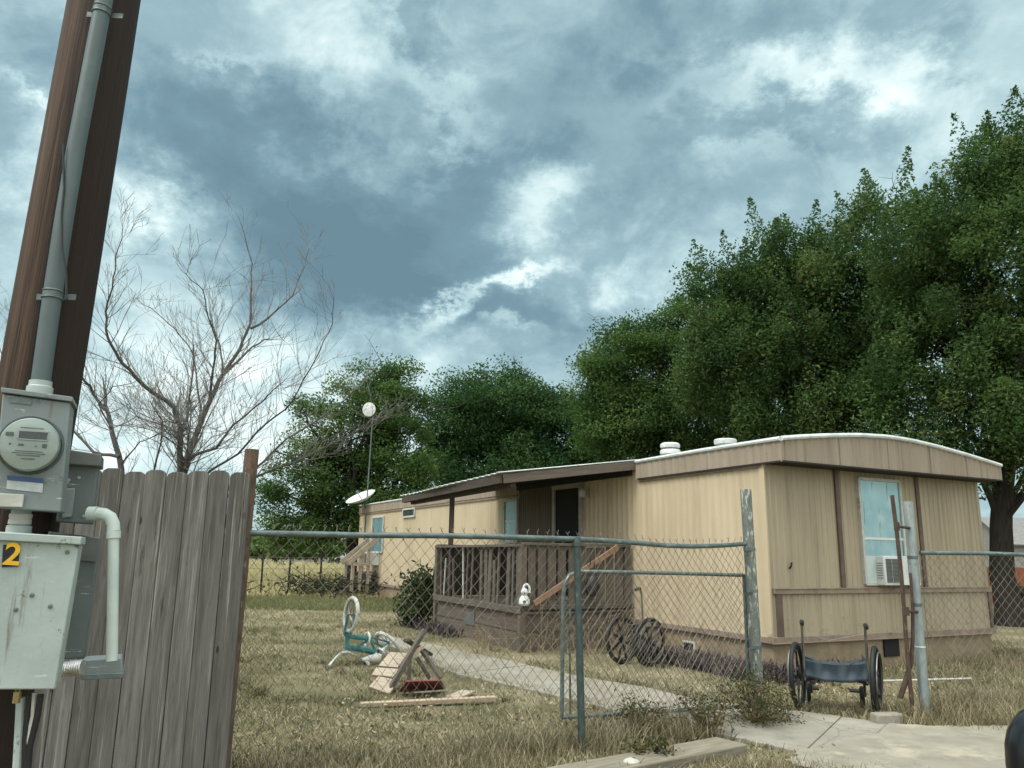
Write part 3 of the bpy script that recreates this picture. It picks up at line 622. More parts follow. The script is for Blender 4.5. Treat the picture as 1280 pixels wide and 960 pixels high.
mb = MB(); hbar(mb, RC[1] + dz + V((.06, .03, .0)), RC[0] + dz + V((-.08, .03, 0)), .04, .14); mb.build('side_fascia', MAT['porch'], pr)
mb = MB(); hbar(mb, RC[2] + dz + V((.06, -.03, .0)), RC[3] + dz + V((-.08, -.03, 0)), .04, .14); mb.build('side_fascia', MAT['porch'], pr)
mb = MB()
for k in range(7):
    u = .06 + k * .147; hbar(mb, RC[0].lerp(RC[3], u) + V((-.08, 0, -.09)), RC[1].lerp(RC[2], u) + V((.06, 0, -.09)), .04, .11)
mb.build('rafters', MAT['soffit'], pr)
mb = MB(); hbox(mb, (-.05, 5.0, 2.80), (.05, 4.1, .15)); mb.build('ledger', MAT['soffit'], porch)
mb = MB(); hbar(mb, (-2.0, 3.4, 2.52), (-2.0, 8.1, 2.46), .09, .12); mb.build('roof_beam', MAT['darkroof'], porch)

# loose handrail board against the railing
mb = MB(); pa = HW(PX0 + .17, PY0 - .08, .70); pb = HW(-.33, PY0 - .08, 1.56); mb.bar(pa, pb, .04, .085, (0, 0, 1))
setp(mb.build('handrail_board', MAT['orangewood'], None, pa, bevel=.004), 'long orange brown board slanting across the porch side railing', 'board')
# figurine on the porch ledge: a small pale body with a round head and a looped handle
fg = HW(PX0 + .02, PY0 - .05, .672); t_ = thing('figurine', fg, 'small white figurine with a looped handle on the porch ledge', 'figurine')
mb = MB(); mb.lathe(fg, (0, 0, 1), [(.06, 0), (.085, .03), (.08, .09), (.05, .14), (.03, .16)], 16); mb.lathe(fg + V((0, 0, .14)), (0, 0, 1), [(.02, 0), (.05, .025), (.058, .06), (.04, .10), (.01, .12)], 14); mb.build('body', MAT['white'], t_)
mb = MB(); mb.tube([fg + V((.03 + .05 * math.cos(a), 0, .22 + .09 * math.sin(a))) for a in [i * math.pi / 9 - .4 for i in range(11)]], .018, 8); mb.build('handle', MAT['white'], t_)
mb = MB(); mb.lathe(fg + V((-.0, -.05, .185)), (0, -1, 0), [(.016, 0), (.012, .015), (.004, .02)], 8); mb.build('muzzle', MAT['acgrey'], t_)
mb = MB(); mb.lathe(fg + V((0, -.07, .06)), (0, -1, 0), [(.03, 0), (.02, .02)], 8); mb.build('bib', MAT['acgrey'], t_)
# black bag hanging on the railing
bg_ = HW(-.85, PY0 - .14, .80); t_ = thing('bag', bg_, 'black bag hanging from the porch side railing near the wall', 'bag', rz=TH)
mb = MB(); mb.lathe(bg_ , (0, 0, 1), [(.05, 0), (.10, .03), (.115, .14), (.09, .26), (.05, .31)], 14); mb.build('pouch', MAT['black'], t_)
mb = MB(); mb.tube([bg_ + V((-.05, 0, .30)), bg_ + V((-.03, .02, .52)), bg_ + V((0, .06, .76)), bg_ + V((.03, .02, .52)), bg_ + V((.05, 0, .30))], .008, 6); mb.build('strap', MAT['black'], t_)

# back steps of the home, far end of the long side
bs = thing('back_steps', HW(-.6, 16.9), 'narrow wooden back steps with a slanting handrail at the far end of the home', 'steps', rz=TH)
for k in range(4):
    mb = MB(); hbox(mb, (-1.12 + k * .19, 16.95, .15 + k * .16), (.22, .85, .04)); mb.build('tread', MAT['porchgrey'], bs, bevel=.003)
for y in (16.56, 17.36):
    mb = MB(); hbar(mb, (-1.2, y, .05), (-.42, y, .70), .04, .18); mb.build('stringer', MAT['porch'], bs)
    for x, z in ((-.86, 1.18), (-.62, 1.38), (-.37, 1.62)):
        mb = MB(); hbox(mb, (x, y - .05, z / 2), (.085, .085, z)); mb.build('post', MAT['tanwood'], bs, bevel=.004)
    mb = MB(); hbar(mb, (-1.02, y - .11, 1.04), (-.16, y - .11, 1.78), .04, .17); mb.build('handrail', MAT['tanwood'], bs, bevel=.004)
    mb = MB(); hbar(mb, (-.88, y - .11, 1.0), (-.33, y - .11, 1.02), .04, .09); mb.build('mid_rail', MAT['tanwood'], bs)
mb = MB(); hbox(mb, (-.28, 16.95, .76), (.40, .95, .04)); mb.build('landing', MAT['porchgrey'], bs)

# antenna mast and satellite dish
am = HW(-.12, 18.3, 0); mt = P(465, 521, am.y)
t_ = thing('antenna_mast', am, 'thin tall metal mast with a small round white antenna above the roof', 'antenna')
top = V((am.x + (mt.x - P(457, 620, am.y).x) * 1.0, am.y, mt.z)); 
basep = P(454, 690, am.y); topp = P(466, 520, am.y)
mb = MB(); mb.tube([V((basep.x - (topp.x - basep.x) / (topp.z - basep.z) * basep.z, am.y, 0)), topp], .022, 8); mb.build('pole', MAT['galv'], t_)
ac = P(462, 512, am.y); ax = (CAM - ac).normalized() + V((-.4, .1, .1)); mb = MB(); mb.lathe(ac, ax, [(.03, -.10), (.14, -.05), (.235, .02), (.245, .05), (.16, .07), (.02, .08)], 22); mb.build('round_antenna', MAT['white'], t_)
dc = P(452, 624, am.y - .15); t_ = thing('satellite_dish', V((dc.x, dc.y, dc.z - .3)), 'white oval satellite dish on the mast at the far roof corner', 'satellite dish')
ax = V((-.35, -.35, .87)).normalized(); prof = [(.02 + .50 * k / 8, .16 * (k / 8) ** 2) for k in range(9)] + [(.52 - .02, .14)] + [(.50 * k / 8, .16 * (k / 8) ** 2 - .025) for k in range(7, -1, -1)]
mb = MB(); mb.lathe(dc - ax * .05, ax, prof, 26); mb.build('reflector', MAT['white'], t_)
mb = MB(); mb.tube([dc - ax * .04, dc + ax * .25 + V((.0, -.3, 0))], .014, 6); mb.lathe(dc + ax * .25 + V((0, -.3, 0)), -ax, [(.04, -.03), (.045, .05), (.02, .07)], 10); mb.build('feed_arm', MAT['box_grey'], t_)
mb = MB(); mb.tube([dc - ax * .07, dc + V((.06, .08, -.12)), dc + V((.12, .14, -.3))], .02, 8); mb.build('bracket', MAT['galv'], t_)

# ================================================================== UTILITY POLE AND ELECTRICAL GEAR
YP = 2.62
pc0, pc1 = P(50, 480, YP), P(131, 0, YP); pd = (pc1 - pc0) / (pc1.z - pc0.z)
pbase = pc0 - pd * pc0.z; ptop = pc0 + pd * (8.5 - pc0.z)
POLE_LEAN = pd.x; cracks_and_flank_shade()
t_ = thing('utility_pole', V((pbase.x, pbase.y, 0)), 'tall brown wooden utility pole leaning slightly beside the picket fence', 'utility pole')
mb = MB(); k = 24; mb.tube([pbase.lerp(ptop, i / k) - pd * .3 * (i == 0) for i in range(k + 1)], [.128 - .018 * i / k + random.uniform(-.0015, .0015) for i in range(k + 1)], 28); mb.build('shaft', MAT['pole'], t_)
YC = YP - .155
cpx = [(49, 492), (58, 425), (66, 367), (80, 275), (95, 185), (112, 95), (130, 0), (150, -110), (185, -330)]
cpts = [P(x, y, YC) for x, y in cpx]
t_ = thing('conduit', V((cpts[0].x, cpts[0].y, cpts[0].z)), 'grey riser conduit strapped up the front of the wooden utility pole', 'conduit')
mb = MB(); mb.tube(cpts, .0285, 20); mb.build('pipe', MAT['conduit'], t_)
for i0, i1, f_ in ((1, 2, .97), (5, 6, .85)):
    c = cpts[i0].lerp(cpts[i1], f_); a = (cpts[i1] - cpts[i0]).normalized()
    mb = MB()
    for h in (-.012, .012): mb.ring(c + a * h, a, .0295, .0035, 24, 6)
    mb.lathe(c - a * .008, a, [(.0302, 0), (.0302, .016)], 24)
    s = a.cross(V((0, 1, 0))).normalized()
    mb.box(c + s * .045 + V((0, .022, 0)), (.04, .004, .02)); mb.box(c - s * .045 + V((0, .022, 0)), (.04, .004, .02)); mb.build('strap', MAT['galv'], t_)
a = (cpts[1] - cpts[0]).normalized(); mb = MB(); mb.lathe(cpts[0] - a * .01, a, [(.036, 0), (.038, .01), (.038, .03), (.033, .034), (.033, .05)], 22); mb.build('coupling', MAT['box_pale'], t_)
mb = MB(); cb = [P(x, y, YC - .032) for x, y in ((79, 180), (80, 235), (77, 268), (78, 310), (83, 345), (83, 374))]; mb.tube(cb, .0035, 6)
setp(mb.build('cable', MAT['black'], None, cb[-1]), 'thin black cable running loose along the grey riser conduit', 'cable')

BN = V((math.sin(R_(-24)), math.cos(R_(-24)), 0))       # the boxes face the road, turned a little towards the right
def PB(x, y, Y):
    d = ray(x, y); c0 = P(45, 600, Y); return CAM + d * ((c0 - CAM).dot(BN) / d.dot(BN))
def qbox(mb, px, Y, dp):
    q = [PB(x, y, Y) for x, y in px]; mb.prism(q, BN * dp); return mb
YM = 2.34
mc = None
mc = PB(39, 557, YM); t_ = thing('meter_box', P(40, 640, YM + .05), 'grey electric meter box with a round glass meter on the utility pole', 'meter box')
mb = MB(); qbox(mb, [(3, 492), (88, 503), (76, 640), (-10, 634)], YM, .13); mb.build('housing', MAT['box_grey'], t_, bevel=.004)
mb = MB(); qbox(mb, [(1, 484), (91, 496), (91, 502), (1, 490)], YM - .012, .15); mb.build('lid_lip', MAT['box_grey'], t_, bevel=.002)
MX = V((BN.y, -BN.x, 0)); BR = Matrix((MX, BN, V((0, 0, 1)))).transposed()
mt = MB(); ra = .087; mt.lathe(mc + BN * .02, -BN, [(ra, 0), (ra, .02), (ra * .97, .028)], 40); met = mt.build('meter', MAT['galv'], t_)
mb = MB(); mb.lathe(mc, -BN, [(.078, 0), (.078, .035), (.075, .042), (.005, .043)], 40); mb.build('dial', MAT['dialface'], met)
mb = MB(); mb.lathe(mc, -BN, [(.082, .0), (.082, .046), (.078, .054), (.066, .057), (.03, .058), (.002, .058)], 40); mb.build('glass_cover', MAT['glass'], met)
e1 = mc + MX * .008 - BN * .0465 + V((0, 0, .025)); mb = MB(); mb.box(e1, (.074, .003, .022), BR); mb.build('display', MAT['lcd'], met)
mb = MB(); f0 = mc - BN * .0455
for dx in (-.038, .038): mb.box(e1 + MX * dx, (.003, .005, .027), BR)
for dz in (-.0125, .0125): mb.box(e1 + V((0, 0, dz)), (.079, .005, .003), BR)
mb.build('display_frame', MAT['white'], met)
mb = MB()
for (x, z, w, h) in ((-.052, .026, .02, .012), (.04, -.004, .012, .012), (-.02, -.004, .014, .006), (-.048, -.003, .005, .005), (.018, -.006, .004, .004)): mb.box(f0 + MX * x + V((0, 0, z)), (w, .002, h), BR)
mb.build('dial_marks', MAT['box_dark'], met)
mb = MB()
for k_, (z, w) in enumerate(((-.022, .07), (-.028, .085), (-.034, .06), (-.044, .035), (.047, .06))): mb.box(f0 + MX * .002 + V((0, 0, z)), (w, .0016, .0022), BR)
mb.build('print_lines', MAT['galv'], met)
mb = MB(); qbox(mb, [(9, 598), (54, 602), (53, 616), (8, 611)], YM - .003, .002); st = mb.build('rating_label', MAT['sticker_white'], t_)
mb = MB(); qbox(mb, [(9, 594), (54, 598), (54, 604), (9, 600)], YM - .005, .002); mb.build('label_band', MAT['sticker_blue'], st)
mb = MB(); qbox(mb, [(12, 496), (40, 499), (39, 506), (12, 503)], YM - .003, .002); mb.build('warning_label', MAT['galv'], t_)
mb = MB(); qbox(mb, [(-8, 616), (30, 618), (28, 634), (-9, 633)], YM - .014, .012); mb.build('hasp_plate', MAT['dirtywhite'], t_, bevel=.002)
# threaded hub between the two boxes
hc = P(22, 672, YM + .07); t_ = thing('pipe_hub', hc, 'short grey threaded pipe hub joining the meter box and the lower cabinet', 'pipe fitting')
mb = MB(); mb.lathe(hc, (0, 0, 1), [(.042, 0), (.042, .012), (.034, .016), (.034, .034), (.027, .038), (.027, .095)], 20); mb.build('nut', MAT['box_pale'], t_)
mb = MB(); mb.lathe(hc + V((0, 0, .04)), (0, 0, 1), [(.031, 0), (.031, .012), (.029, .016), (.031, .02), (.031, .03)], 20); mb.build('thread', MAT['dirtywhite'], t_)
# lower cabinet
YL = 2.28
t_ = thing('utility_cabinet', P(10, 862, YL + .05), 'weathered pale grey cabinet with a yellow number 2 sticker on the pole', 'utility cabinet')
mb = MB(); qbox(mb, [(-24, 672), (99, 680), (69, 862), (-48, 862)], YL, .14); mb.build('housing', MAT['box_pale'], t_, bevel=.004)
mb = MB(); qbox(mb, [(-27, 663), (102, 671), (101, 681), (-28, 674)], YL - .014, .165); mb.build('lid', MAT['box_pale'], t_, bevel=.003)
mb = MB(); qbox(mb, [(4, 681), (25, 680), (23, 708), (2, 709)], YL - .003, .002); stk = mb.build('number_sticker', MAT['black'], t_)
cu = bpy.data.curves.new('numeral', 'FONT'); cu.body = '2'; cu.size = .085; cu.extrude = .0008; cu.align_x = 'CENTER'; cu.offset = .0018
tmp = bpy.data.objects.new('numeral', cu); COL.objects.link(tmp)
me = bpy.data.meshes.new_from_object(tmp.evaluated_get(bpy.context.evaluated_depsgraph_get())); bpy.data.objects.remove(tmp)
a0 = PB(13, 705.5, YL - .0055); Mx = Matrix.Translation(a0) @ BR.to_4x4() @ Matrix.Rotation(R_(4), 4, 'Y') @ Matrix.Rotation(R_(90), 4, 'X')
me.transform(WM[t_].inverted() @ Mx); me.materials.clear(); me.materials.append(MAT['yellow'])
o = bpy.data.objects.new('numeral', me); COL.objects.link(o); o.parent = stk; WM[o] = WM[t_]
mb = MB()
for (x, y) in ((84, 690), (40, 744), (63, 758), (20, 762)): c = PB(x, y, YL); mb.lathe(c, -BN, [(.006, 0), (.006, .004), (.002, .006)], 10)
mb.build('rivets', MAT['box_dark'], t_)
pk = P(22, 866, YL + .03); mb = MB(); mb.box(pk + V((0, 0, -.012)), (.016, .012, .03)); mb.tube([pk + V((-.005, 0, 0)), pk + V((-.005, 0, .018)), pk + V((0, 0, .024)), pk + V((.005, 0, .018)), pk + V((.005, 0, 0))], .0025, 6)
setp(mb.build('padlock', M('old_brass', (.32, .25, .12), (.2, .15, .07), scale=30, rough=.5, metal=.6, bump=.1), None, pk), 'small old brass padlock hanging under the pale lower cabinet', 'padlock')
# safety switch box with a dark rain hood
YD = 2.50
t_ = thing('switch_box', P(95, 654, YD + .04), 'darker grey switch box with a black rain hood behind the meter box', 'switch box')
mb = MB(); qbox(mb, [(78, 578), (123, 580), (115, 655), (70, 652)], YD, .10); mb.build('housing', MAT['box_dark'], t_, bevel=.004)
mb = MB(); qbox(mb, [(80, 561), (127, 568), (126, 583), (78, 580)], YD - .03, .14); mb.build('rain_hood', MAT['acgrey'], t_, bevel=.004)
mb = MB(); qbox(mb, [(79, 611), (94, 610), (90, 646), (77, 648)], YD - .012, .012); mb.build('cover_plate', MAT['box_grey'], t_, bevel=.003)
mb = MB()
for (x, y) in ((84, 602), (99, 597), (105, 645), (86, 600)): mb.lathe(PB(x, y, YD), -BN, [(.005, 0), (.005, .004)], 8)
mb.build('screws', MAT['box_pale'], t_)
t_ = thing('breaker_panel', P(95, 826, 2.55), 'tall plain dark grey breaker panel behind the lower cabinet', 'breaker panel')
mb = MB(); qbox(mb, [(60, 664), (125, 672), (106, 823), (40, 826)], 2.54, .10); mb.build('housing', MAT['box_dark'], t_, bevel=.004)
mb = MB(); qbox(mb, [(96, 672), (124, 675), (120, 702), (94, 700)], 2.532, .006); mb.build('breaker_strip', MAT['acgrey'], t_)
# white PVC run, junction box and flexible metal connector
pp = [P(x, y, 2.52) for x, y in ((113, 642), (122, 642), (131, 643), (138, 647), (141.5, 655), (142, 664), (141, 740), (140, 826))]
t_ = thing('plastic_pipe', pp[-1], 'pale plastic pipe with an elbow running down in front of the picket fence', 'pipe')
mb = MB(); mb.tube(pp, .0165, 16); mb.build('pipe', MAT['pvc'], t_)
mb = MB(); mb.tube(pp[1:6], .0195, 16); mb.tube([pp[5], pp[5].lerp(pp[6], .12)], .021, 16); mb.build('elbow', MAT['pvc'], t_)
mb = MB(); mb.tube([pp[0] + V((-.005, 0, 0)), pp[1]], .022, 16); mb.build('coupling', MAT['pvc'], t_)
t_ = thing('junction_box', P(128, 846, 2.5), 'small grey metal junction box at the foot of the pale plastic pipe', 'junction box')
mb = MB(); qbox(mb, [(103, 825), (152, 822), (154, 843), (103, 845)], 2.47, .10); mb.build('housing', MAT['box_grey'], t_, bevel=.004)
mb = MB(); qbox(mb, [(101, 843), (155, 841), (155, 848), (101, 850)], 2.462, .115); mb.build('base_lip', MAT['galv'], t_, bevel=.002)
fp = [P(x, y, 2.50) for x, y in ((66, 838), (78, 835), (90, 834), (104, 834))]; mb = MB(); k = 26
mb.tube([fp[0].lerp(fp[3], i / k) for i in range(k + 1)], [.021 + .0025 * (i % 2) for i in range(k + 1)], 14)
setp(mb.build('flexible_connector', MAT['flex'], None, fp[0]), 'short shiny flexible metal connector between the cabinet and the junction box', 'pipe fitting')
for pxs, r_, mt_, lb in (([(38, 868), (35, 890), (32, 925), (31, 985)], .009, 'black', 'left of the two thick black cables hanging under the lower cabinet'), ([(51, 868), (47, 895), (37, 935), (33, 985)], .009, 'black', 'right of the two thick black cables hanging under the lower cabinet'), ([(43, 866), (41, 895), (35, 925), (29, 975)], .006, 'dirtywhite', 'thin white cable hanging between the black cables under the cabinet'), ([(26, 872), (24, 915), (20, 985)], .012, 'box_pale', 'pale grey pipe running down from the cabinet along the pole')):
    mb = MB(); q = [P(x, y, YL + .09) for x, y in pxs]; q.append(V((q[-1].x - .02, q[-1].y, 0))); mb.tube(q, r_, 8)
    setp(mb.build('hanging_cable' if mt_ != 'box_pale' else 'ground_pipe', MAT[mt_], None, q[-1]), lb, 'cable' if mt_ != 'box_pale' else 'pipe')

# ================================================================== PICKET FENCE
YF_ = 5.22
xr = P(314, 592, YF_).x; zt = P(220, 588, YF_).z
t_ = thing('picket_fence', V((xr - 1.2, YF_, 0)), 'tall weathered grey wooden fence of dog-eared boards behind the utility pole', 'fence')
mb = MB(); x = xr; k = 0
while x > -5.6:
    w_ = random.choice([.138, .142, .132, .14]); h = zt + random.uniform(-.012, .012); th = .018; yy = YF_ + random.uniform(-.006, .006); ln = random.uniform(-.012, .012)
    c = .027; g = random.uniform(.001, .006)
    x1 = x - w_
    prof = [(x1, .02), (x, .02), (x, h - c * 1.3), (x - .008, h - c * .6), (x - c * .75, h - .008), (x - c * 1.4, h), (x1 + c * 1.4, h), (x1 + c * .75, h - .008), (x1 + .008, h - c * .6), (x1, h - c * 1.3)]
    loop = [V((px + ln * (pz / h - .5), yy, pz)) for px, pz in prof]; off = random.uniform(0, 40)
    n0 = len(mb.v); mb.prism(loop, (0, th, 0))
    for i in range(n0, len(mb.v)): v = mb.v[i]; mb.g[i] = V((v.z + off, v.x + off, v.y * 2))
    x = x1 - g; k += 1
mb.build('picket_panel', MAT['picket'], t_, bevel=.003)
for z in (.35, 1.62):
    mb = MB(); mb.bar((xr - .02, YF_ + .045, z), (-5.6, YF_ + .045, z), .04, .09); mb.build('rail', MAT['picket'], t_)
for xx in (-3.3, -5.3):
    mb = MB(); mb.box((xx, YF_ + .115, .95), (.09, .09, 1.9)); mb.build('post', MAT['picket'], t_)

# ================================================================== CHAIN LINK FENCE AND GATE
def chain_mesh(mb, path, z0f, z1f, a=.043, hh=.05, r=.0025, barbs=True, warp=.012, seed=0):
    rd = random.Random(seed); acc = [0]
    for p, q in zip(path, path[1:]): acc.append(acc[-1] + (q - p).length)
    def at(s):
        s = min(max(s, 0), acc[-1] - 1e-6)
        for i in range(len(path) - 1):
            if s <= acc[i + 1]: 
                d = (path[i + 1] - path[i]).normalized(); return path[i] + d * (s - acc[i]), V((-d.y, d.x, 0))
    ph = [rd.uniform(0, 6.28) for _ in range(8)]
    N = int(acc[-1] / a)
    for k in range(N):
        pts = []; z0, z1 = z0f(k * a), z1f(k * a); lv = max(2, int(round((z1 - z0) / hh))); dz = (z1 - z0) / lv
        for j in range(lv + 1):
            s = k * a + (1 if (j + k) % 2 else -1) * a / 2; z = z1 - j * dz
            s2 = s + warp * (math.sin(z * 2.3 + ph[0] + s * 1.1) + .6 * math.sin(z * 5.1 + s * 2.7 + ph[1]))
            zz = z + warp * .9 * math.sin(s * 1.9 + ph[2] + z * 1.3) * (0 if j == 0 else 1)
            p, nrm = at(s2); bow = .018 * math.sin(s * 2.2 + ph[3]) * math.sin(z * 2.0)
            pts.append(V((p.x, p.y, zz)) + nrm * (bow + (.0022 if (j + k) % 2 else -.0022)))
        if barbs:
            p, nrm = at(k * a + (1 if k % 2 else -1) * a * (.5 + rd.uniform(-.02, .12))); pts.insert(0, V((p.x, p.y, z1 + .018)))
            p, nrm = at(k * a + (1 if k % 2 else -1) * a * rd.uniform(.0, .45)); pts.insert(0, V((p.x, p.y, z1 + .018 + rd.uniform(.012, .035))))
        mb.tube(pts, r, 4, caps=False)
pL = V((P(317, 640, 5.36).x, 5.36, 0)); pM = G(728, 940); pG = G(950, 900); pM.z = pG.z = 0
cf = thing('chain_link_fence', pM, 'rusty chain-link fence in front of the lawn between wooden fence and tall post', 'fence')
def Yat(x): return 5.36 + (pM.y - 5.36) * (x - 320) / (721 - 320) if x < 721 else pM.y + (pG.y - pM.y) * (x - 721) / (935 - 721)
rail = [P(x, y, Yat(x)) for x, y in ((312, 666.5), (380, 667.5), (450, 669), (540, 669.5), (620, 671), (721, 674), (760, 676), (791, 678.3), (834, 682), (866, 683), (900, 682), (937, 679.5))]
mb = MB(); mb.tube(rail, .021, 12); mb.build('top_rail', MAT['galv'], cf)
path = [V((p.x, p.y + .028, 0)) for p in rail]
sacc = [0]
for p, q in zip(path, path[1:]): sacc.append(sacc[-1] + (q - p).length)
rz_ = [p.z for p in rail]
ztop = lambda s: float(np.interp(s, sacc, rz_)) + .02
mb = MB(); chain_mesh(mb, path, lambda s: .02 + .02 * math.sin(s * 3), ztop, seed=3, warp=.02); mb.build('wire_mesh', MAT['wire'], cf)
mb = MB(); mb.tube([V((pM.x, pM.y - .0, -.1)), P(721, 676, pM.y) + V((0, 0, -.01))], .028, 14); mb.lathe(P(721, 677, pM.y) + V((0, 0, -.035)), (0, 0, 1), [(.034, 0), (.036, .03), (.03, .05), (.027, .07)], 14); mb.build('line_post', MAT['teal_post'], cf)
mb = MB(); gt = P(932, 612, pG.y); mb.tube([V((pG.x, pG.y, -.1)), V((pG.x + .25 * (gt.x - pG.x), pG.y, gt.z * .3)), V((gt.x, pG.y, gt.z))], .052, 18); mb.build('gate_post', MAT['galv_post'], cf)
for z in (.62, 1.12, 1.5):
    mb = MB(); c = V((pG.x + (gt.x - pG.x) * z / gt.z, pG.y, z)); mb.lathe(c, (0, 0, 1), [(.056, 0), (.056, .03)], 18); mb.box(c + V((-.04, -.055, .015)), (.05, .015, .03)); mb.build('band', MAT['galv'], cf)
mb = MB()
for i in range(1, 11):
    c = rail[i].lerp(rail[i - 1], .4); mb.ring(c + V((0, .006, -.004)), (1, .3, 0), .026, .0022, 14, 5)
for z in (.3, .7, 1.1): mb.ring(V((pM.x, pM.y + .01, z)), (0, 0, 1), .034, .0025, 14, 5)
mb.build('ties', MAT['wire'], cf)
# leftmost rusted terminal post
mb = MB(); lp = P(315, 562, 5.34); lb = V((P(282, 900, 5.34).x, 5.34, 0)); mb.tube([V((lp.x + (lb.x - lp.x) * 1.0, 5.34, -.1)), V((lp.x, 5.34, lp.z))], [.05, .047], 14); tp = mb.build('end_post', MAT['rustpost'], cf)
# the gate, folded back behind the fence
gy = lambda x: 7.02 + (7.66 - 7.02) * (x - 703) / (933 - 703)
gp = lambda x, y: P(x, y, gy(x))
fr = [gp(702, 905), gp(703, 830), gp(704, 748), gp(706, 730), gp(712, 719), gp(723, 714.5), gp(790, 715.5), gp(860, 717), gp(930, 719)]
br_ = V((fr[-1].x, fr[-1].y, .10)); bl_ = V((fr[0].x, fr[0].y, .10))
fr[0] = bl_
gate = thing('gate', bl_ * 1.0, 'round-cornered chain-link walk gate folded back behind the sagging fence bay', 'gate')
mb = MB(); mb.tube(fr, .0175, 12); mb.tube([fr[-1], br_], .0175, 12); mb.tube([bl_, br_], .0175, 12); mb.build('frame', MAT['galv'], gate)
mb = MB(); chain_mesh(mb, [V((bl_.x, bl_.y, 0)), V((br_.x, br_.y, 0))], lambda s: .10, lambda s: 1.26 if s > .12 else 1.2, seed=9, barbs=False, warp=.01); mb.build('wire_mesh', MAT['wire'], gate)
mb = MB(); mb.tube([gp(713, 905) + V((0, 0, .03)), gp(712, 760)], .009, 8); mb.build('tension_bar', MAT['galv'], gate)
mb = MB()
for z in (.3, 1.1): c = V((br_.x + .02, br_.y, z)); mb.tube([c, c + V((.08, -.05, 0))], .012, 8); mb.lathe(c - V((0, 0, .04)), (0, 0, 1), [(.022, 0), (.022, .08)], 12)
mb.build('hinges', MAT['galv'], gate)
# fence right of the gateway
pR = G(1157, 895); rt_ = P(1135, 627, pR.y)
rf = thing('chain_link_fence', V((pR.x, pR.y, 0)), 'chain-link fence right of the gateway with a scuffed grey end post', 'fence')
mb = MB(); mb.tube([V((pR.x, pR.y, -.1)), V((rt_.x, pR.y, rt_.z))], .047, 18); mb.build('end_post', MAT['pale_post'], rf)
dirr = V((math.cos(R_(7)), math.sin(R_(7)), 0)); r0 = P(1150, 691, pR.y); r1 = r0 + dirr * 4.2; r1.z = r0.z + .0
rl = [r0 + dirr * (4.2 * i / 6) + V((0, 0, .006 * math.sin(i * 2))) for i in range(7)]
mb = MB(); mb.tube(rl, .021, 12); mb.build('top_rail', MAT['galv'], rf)
mb = MB(); chain_mesh(mb, [V((p.x, p.y + .026, 0)) for p in rl], lambda s: .05, lambda s: r0.z - .0, seed=5, barbs=False); mb.build('wire_mesh', MAT['wire'], rf)
mb = MB(); mb.tube([V((r1.x, r1.y, -.1)), V((r1.x, r1.y, r0.z + .03))], .03, 12); mb.build('line_post', MAT['galv'], rf)
for z, mt_ in ((.62, 'white'), (1.0, 'galv'), (1.45, 'galv')):
    mb = MB(); c = V((pR.x + (rt_.x - pR.x) * z / rt_.z, pR.y, z)); mb.lathe(c, V((rt_.x - pR.x, 0, rt_.z)), [(.051, 0), (.051, .012 if mt_ == 'white' else .03)], 18); mb.build('band', MAT[mt_], rf)
yb = pR.y - .10
rb = thing('rusty_gate_rod', V((P(1141, 892, yb).x, yb, 0)), 'rusty bent gate rod standing against the scuffed grey end post', 'gate rod')
mb = MB(); q = [P(x, y, yb) for x, y in ((1115, 619), (1121, 665), (1126, 712), (1130, 760), (1132, 790), (1136, 840), (1141, 890))]; q[-1].z = .0; mb.tube(q, .019, 10); mb.build('rod', MAT['rust'], rb)
mb = MB(); q = [P(x, y, yb + .03) for x, y in ((1138, 716), (1141, 760), (1141, 800), (1139, 826), (1132, 852), (1125, 873))]; mb.tube(q, [.013, .016, .018, .022, .026, .025], 8); mb.build('bent_bar', MAT['rust'], rb)
for (x0, y0, x1, y1) in ((1121, 658, 1137, 660), (1133, 764, 1147, 765)):
    mb = MB(); mb.tube([P(x0, y0, yb), P(x1, y1, yb + .06)], .014, 8); mb.lathe(P(x0, y0, yb) - V((0, 0, .04)), (0, 0, 1), [(.027, 0), (.027, .08)], 10); mb.build('peg', MAT['rust'], rb)
# plank lying under the fence, stone, block
a, b = G(655, 985, .03), G(915, 934, .025); mb = MB(); mb.bar(a, b, .30, .10)
setp(mb.build('timber_plank', MAT['greyplank'], None, (a + b) / 2, bevel=.012), 'wide weathered grey timber lying in dry weeds under the chain-link fence', 'plank')
def rock(name, c, s, mat, label, cat, seed=1):
    rd = random.Random(seed); me_ = MB(); n1, n2 = 9, 12; rows = []
    for i in range(n1 + 1):
        th_ = math.pi * i / n1
        rows.append([V((c.x + s[0] * math.sin(th_) * math.cos(2 * math.pi * j / n2) * (1 + .12 * math.sin(3 * j + i)), c.y + s[1] * math.sin(th_) * math.sin(2 * math.pi * j / n2), c.z + s[2] * math.cos(th_) * (1 + .1 * math.sin(j * 2 + i)))) for j in range(n2 + 1)])
    me_.grid(rows[::-1]); o = me_.build(name, mat, None, c, angle=60); setp(o, label, cat); return o
p = G(789, 958, .05); rock('stone', p, (.06, .05, .055), MAT['stone'], 'small white stone lying in front of the weathered grey timber', 'stone')
p = G(1108, 899, .05); mb = MB(); mb.bar(p - V((.13, .03, 0)), p + V((.13, .02, 0)), .12, .11)
setp(mb.build('concrete_block', MAT['concrete'], None, p, bevel=.018), 'small broken concrete block by the wheelchair\'s right wheel', 'block')

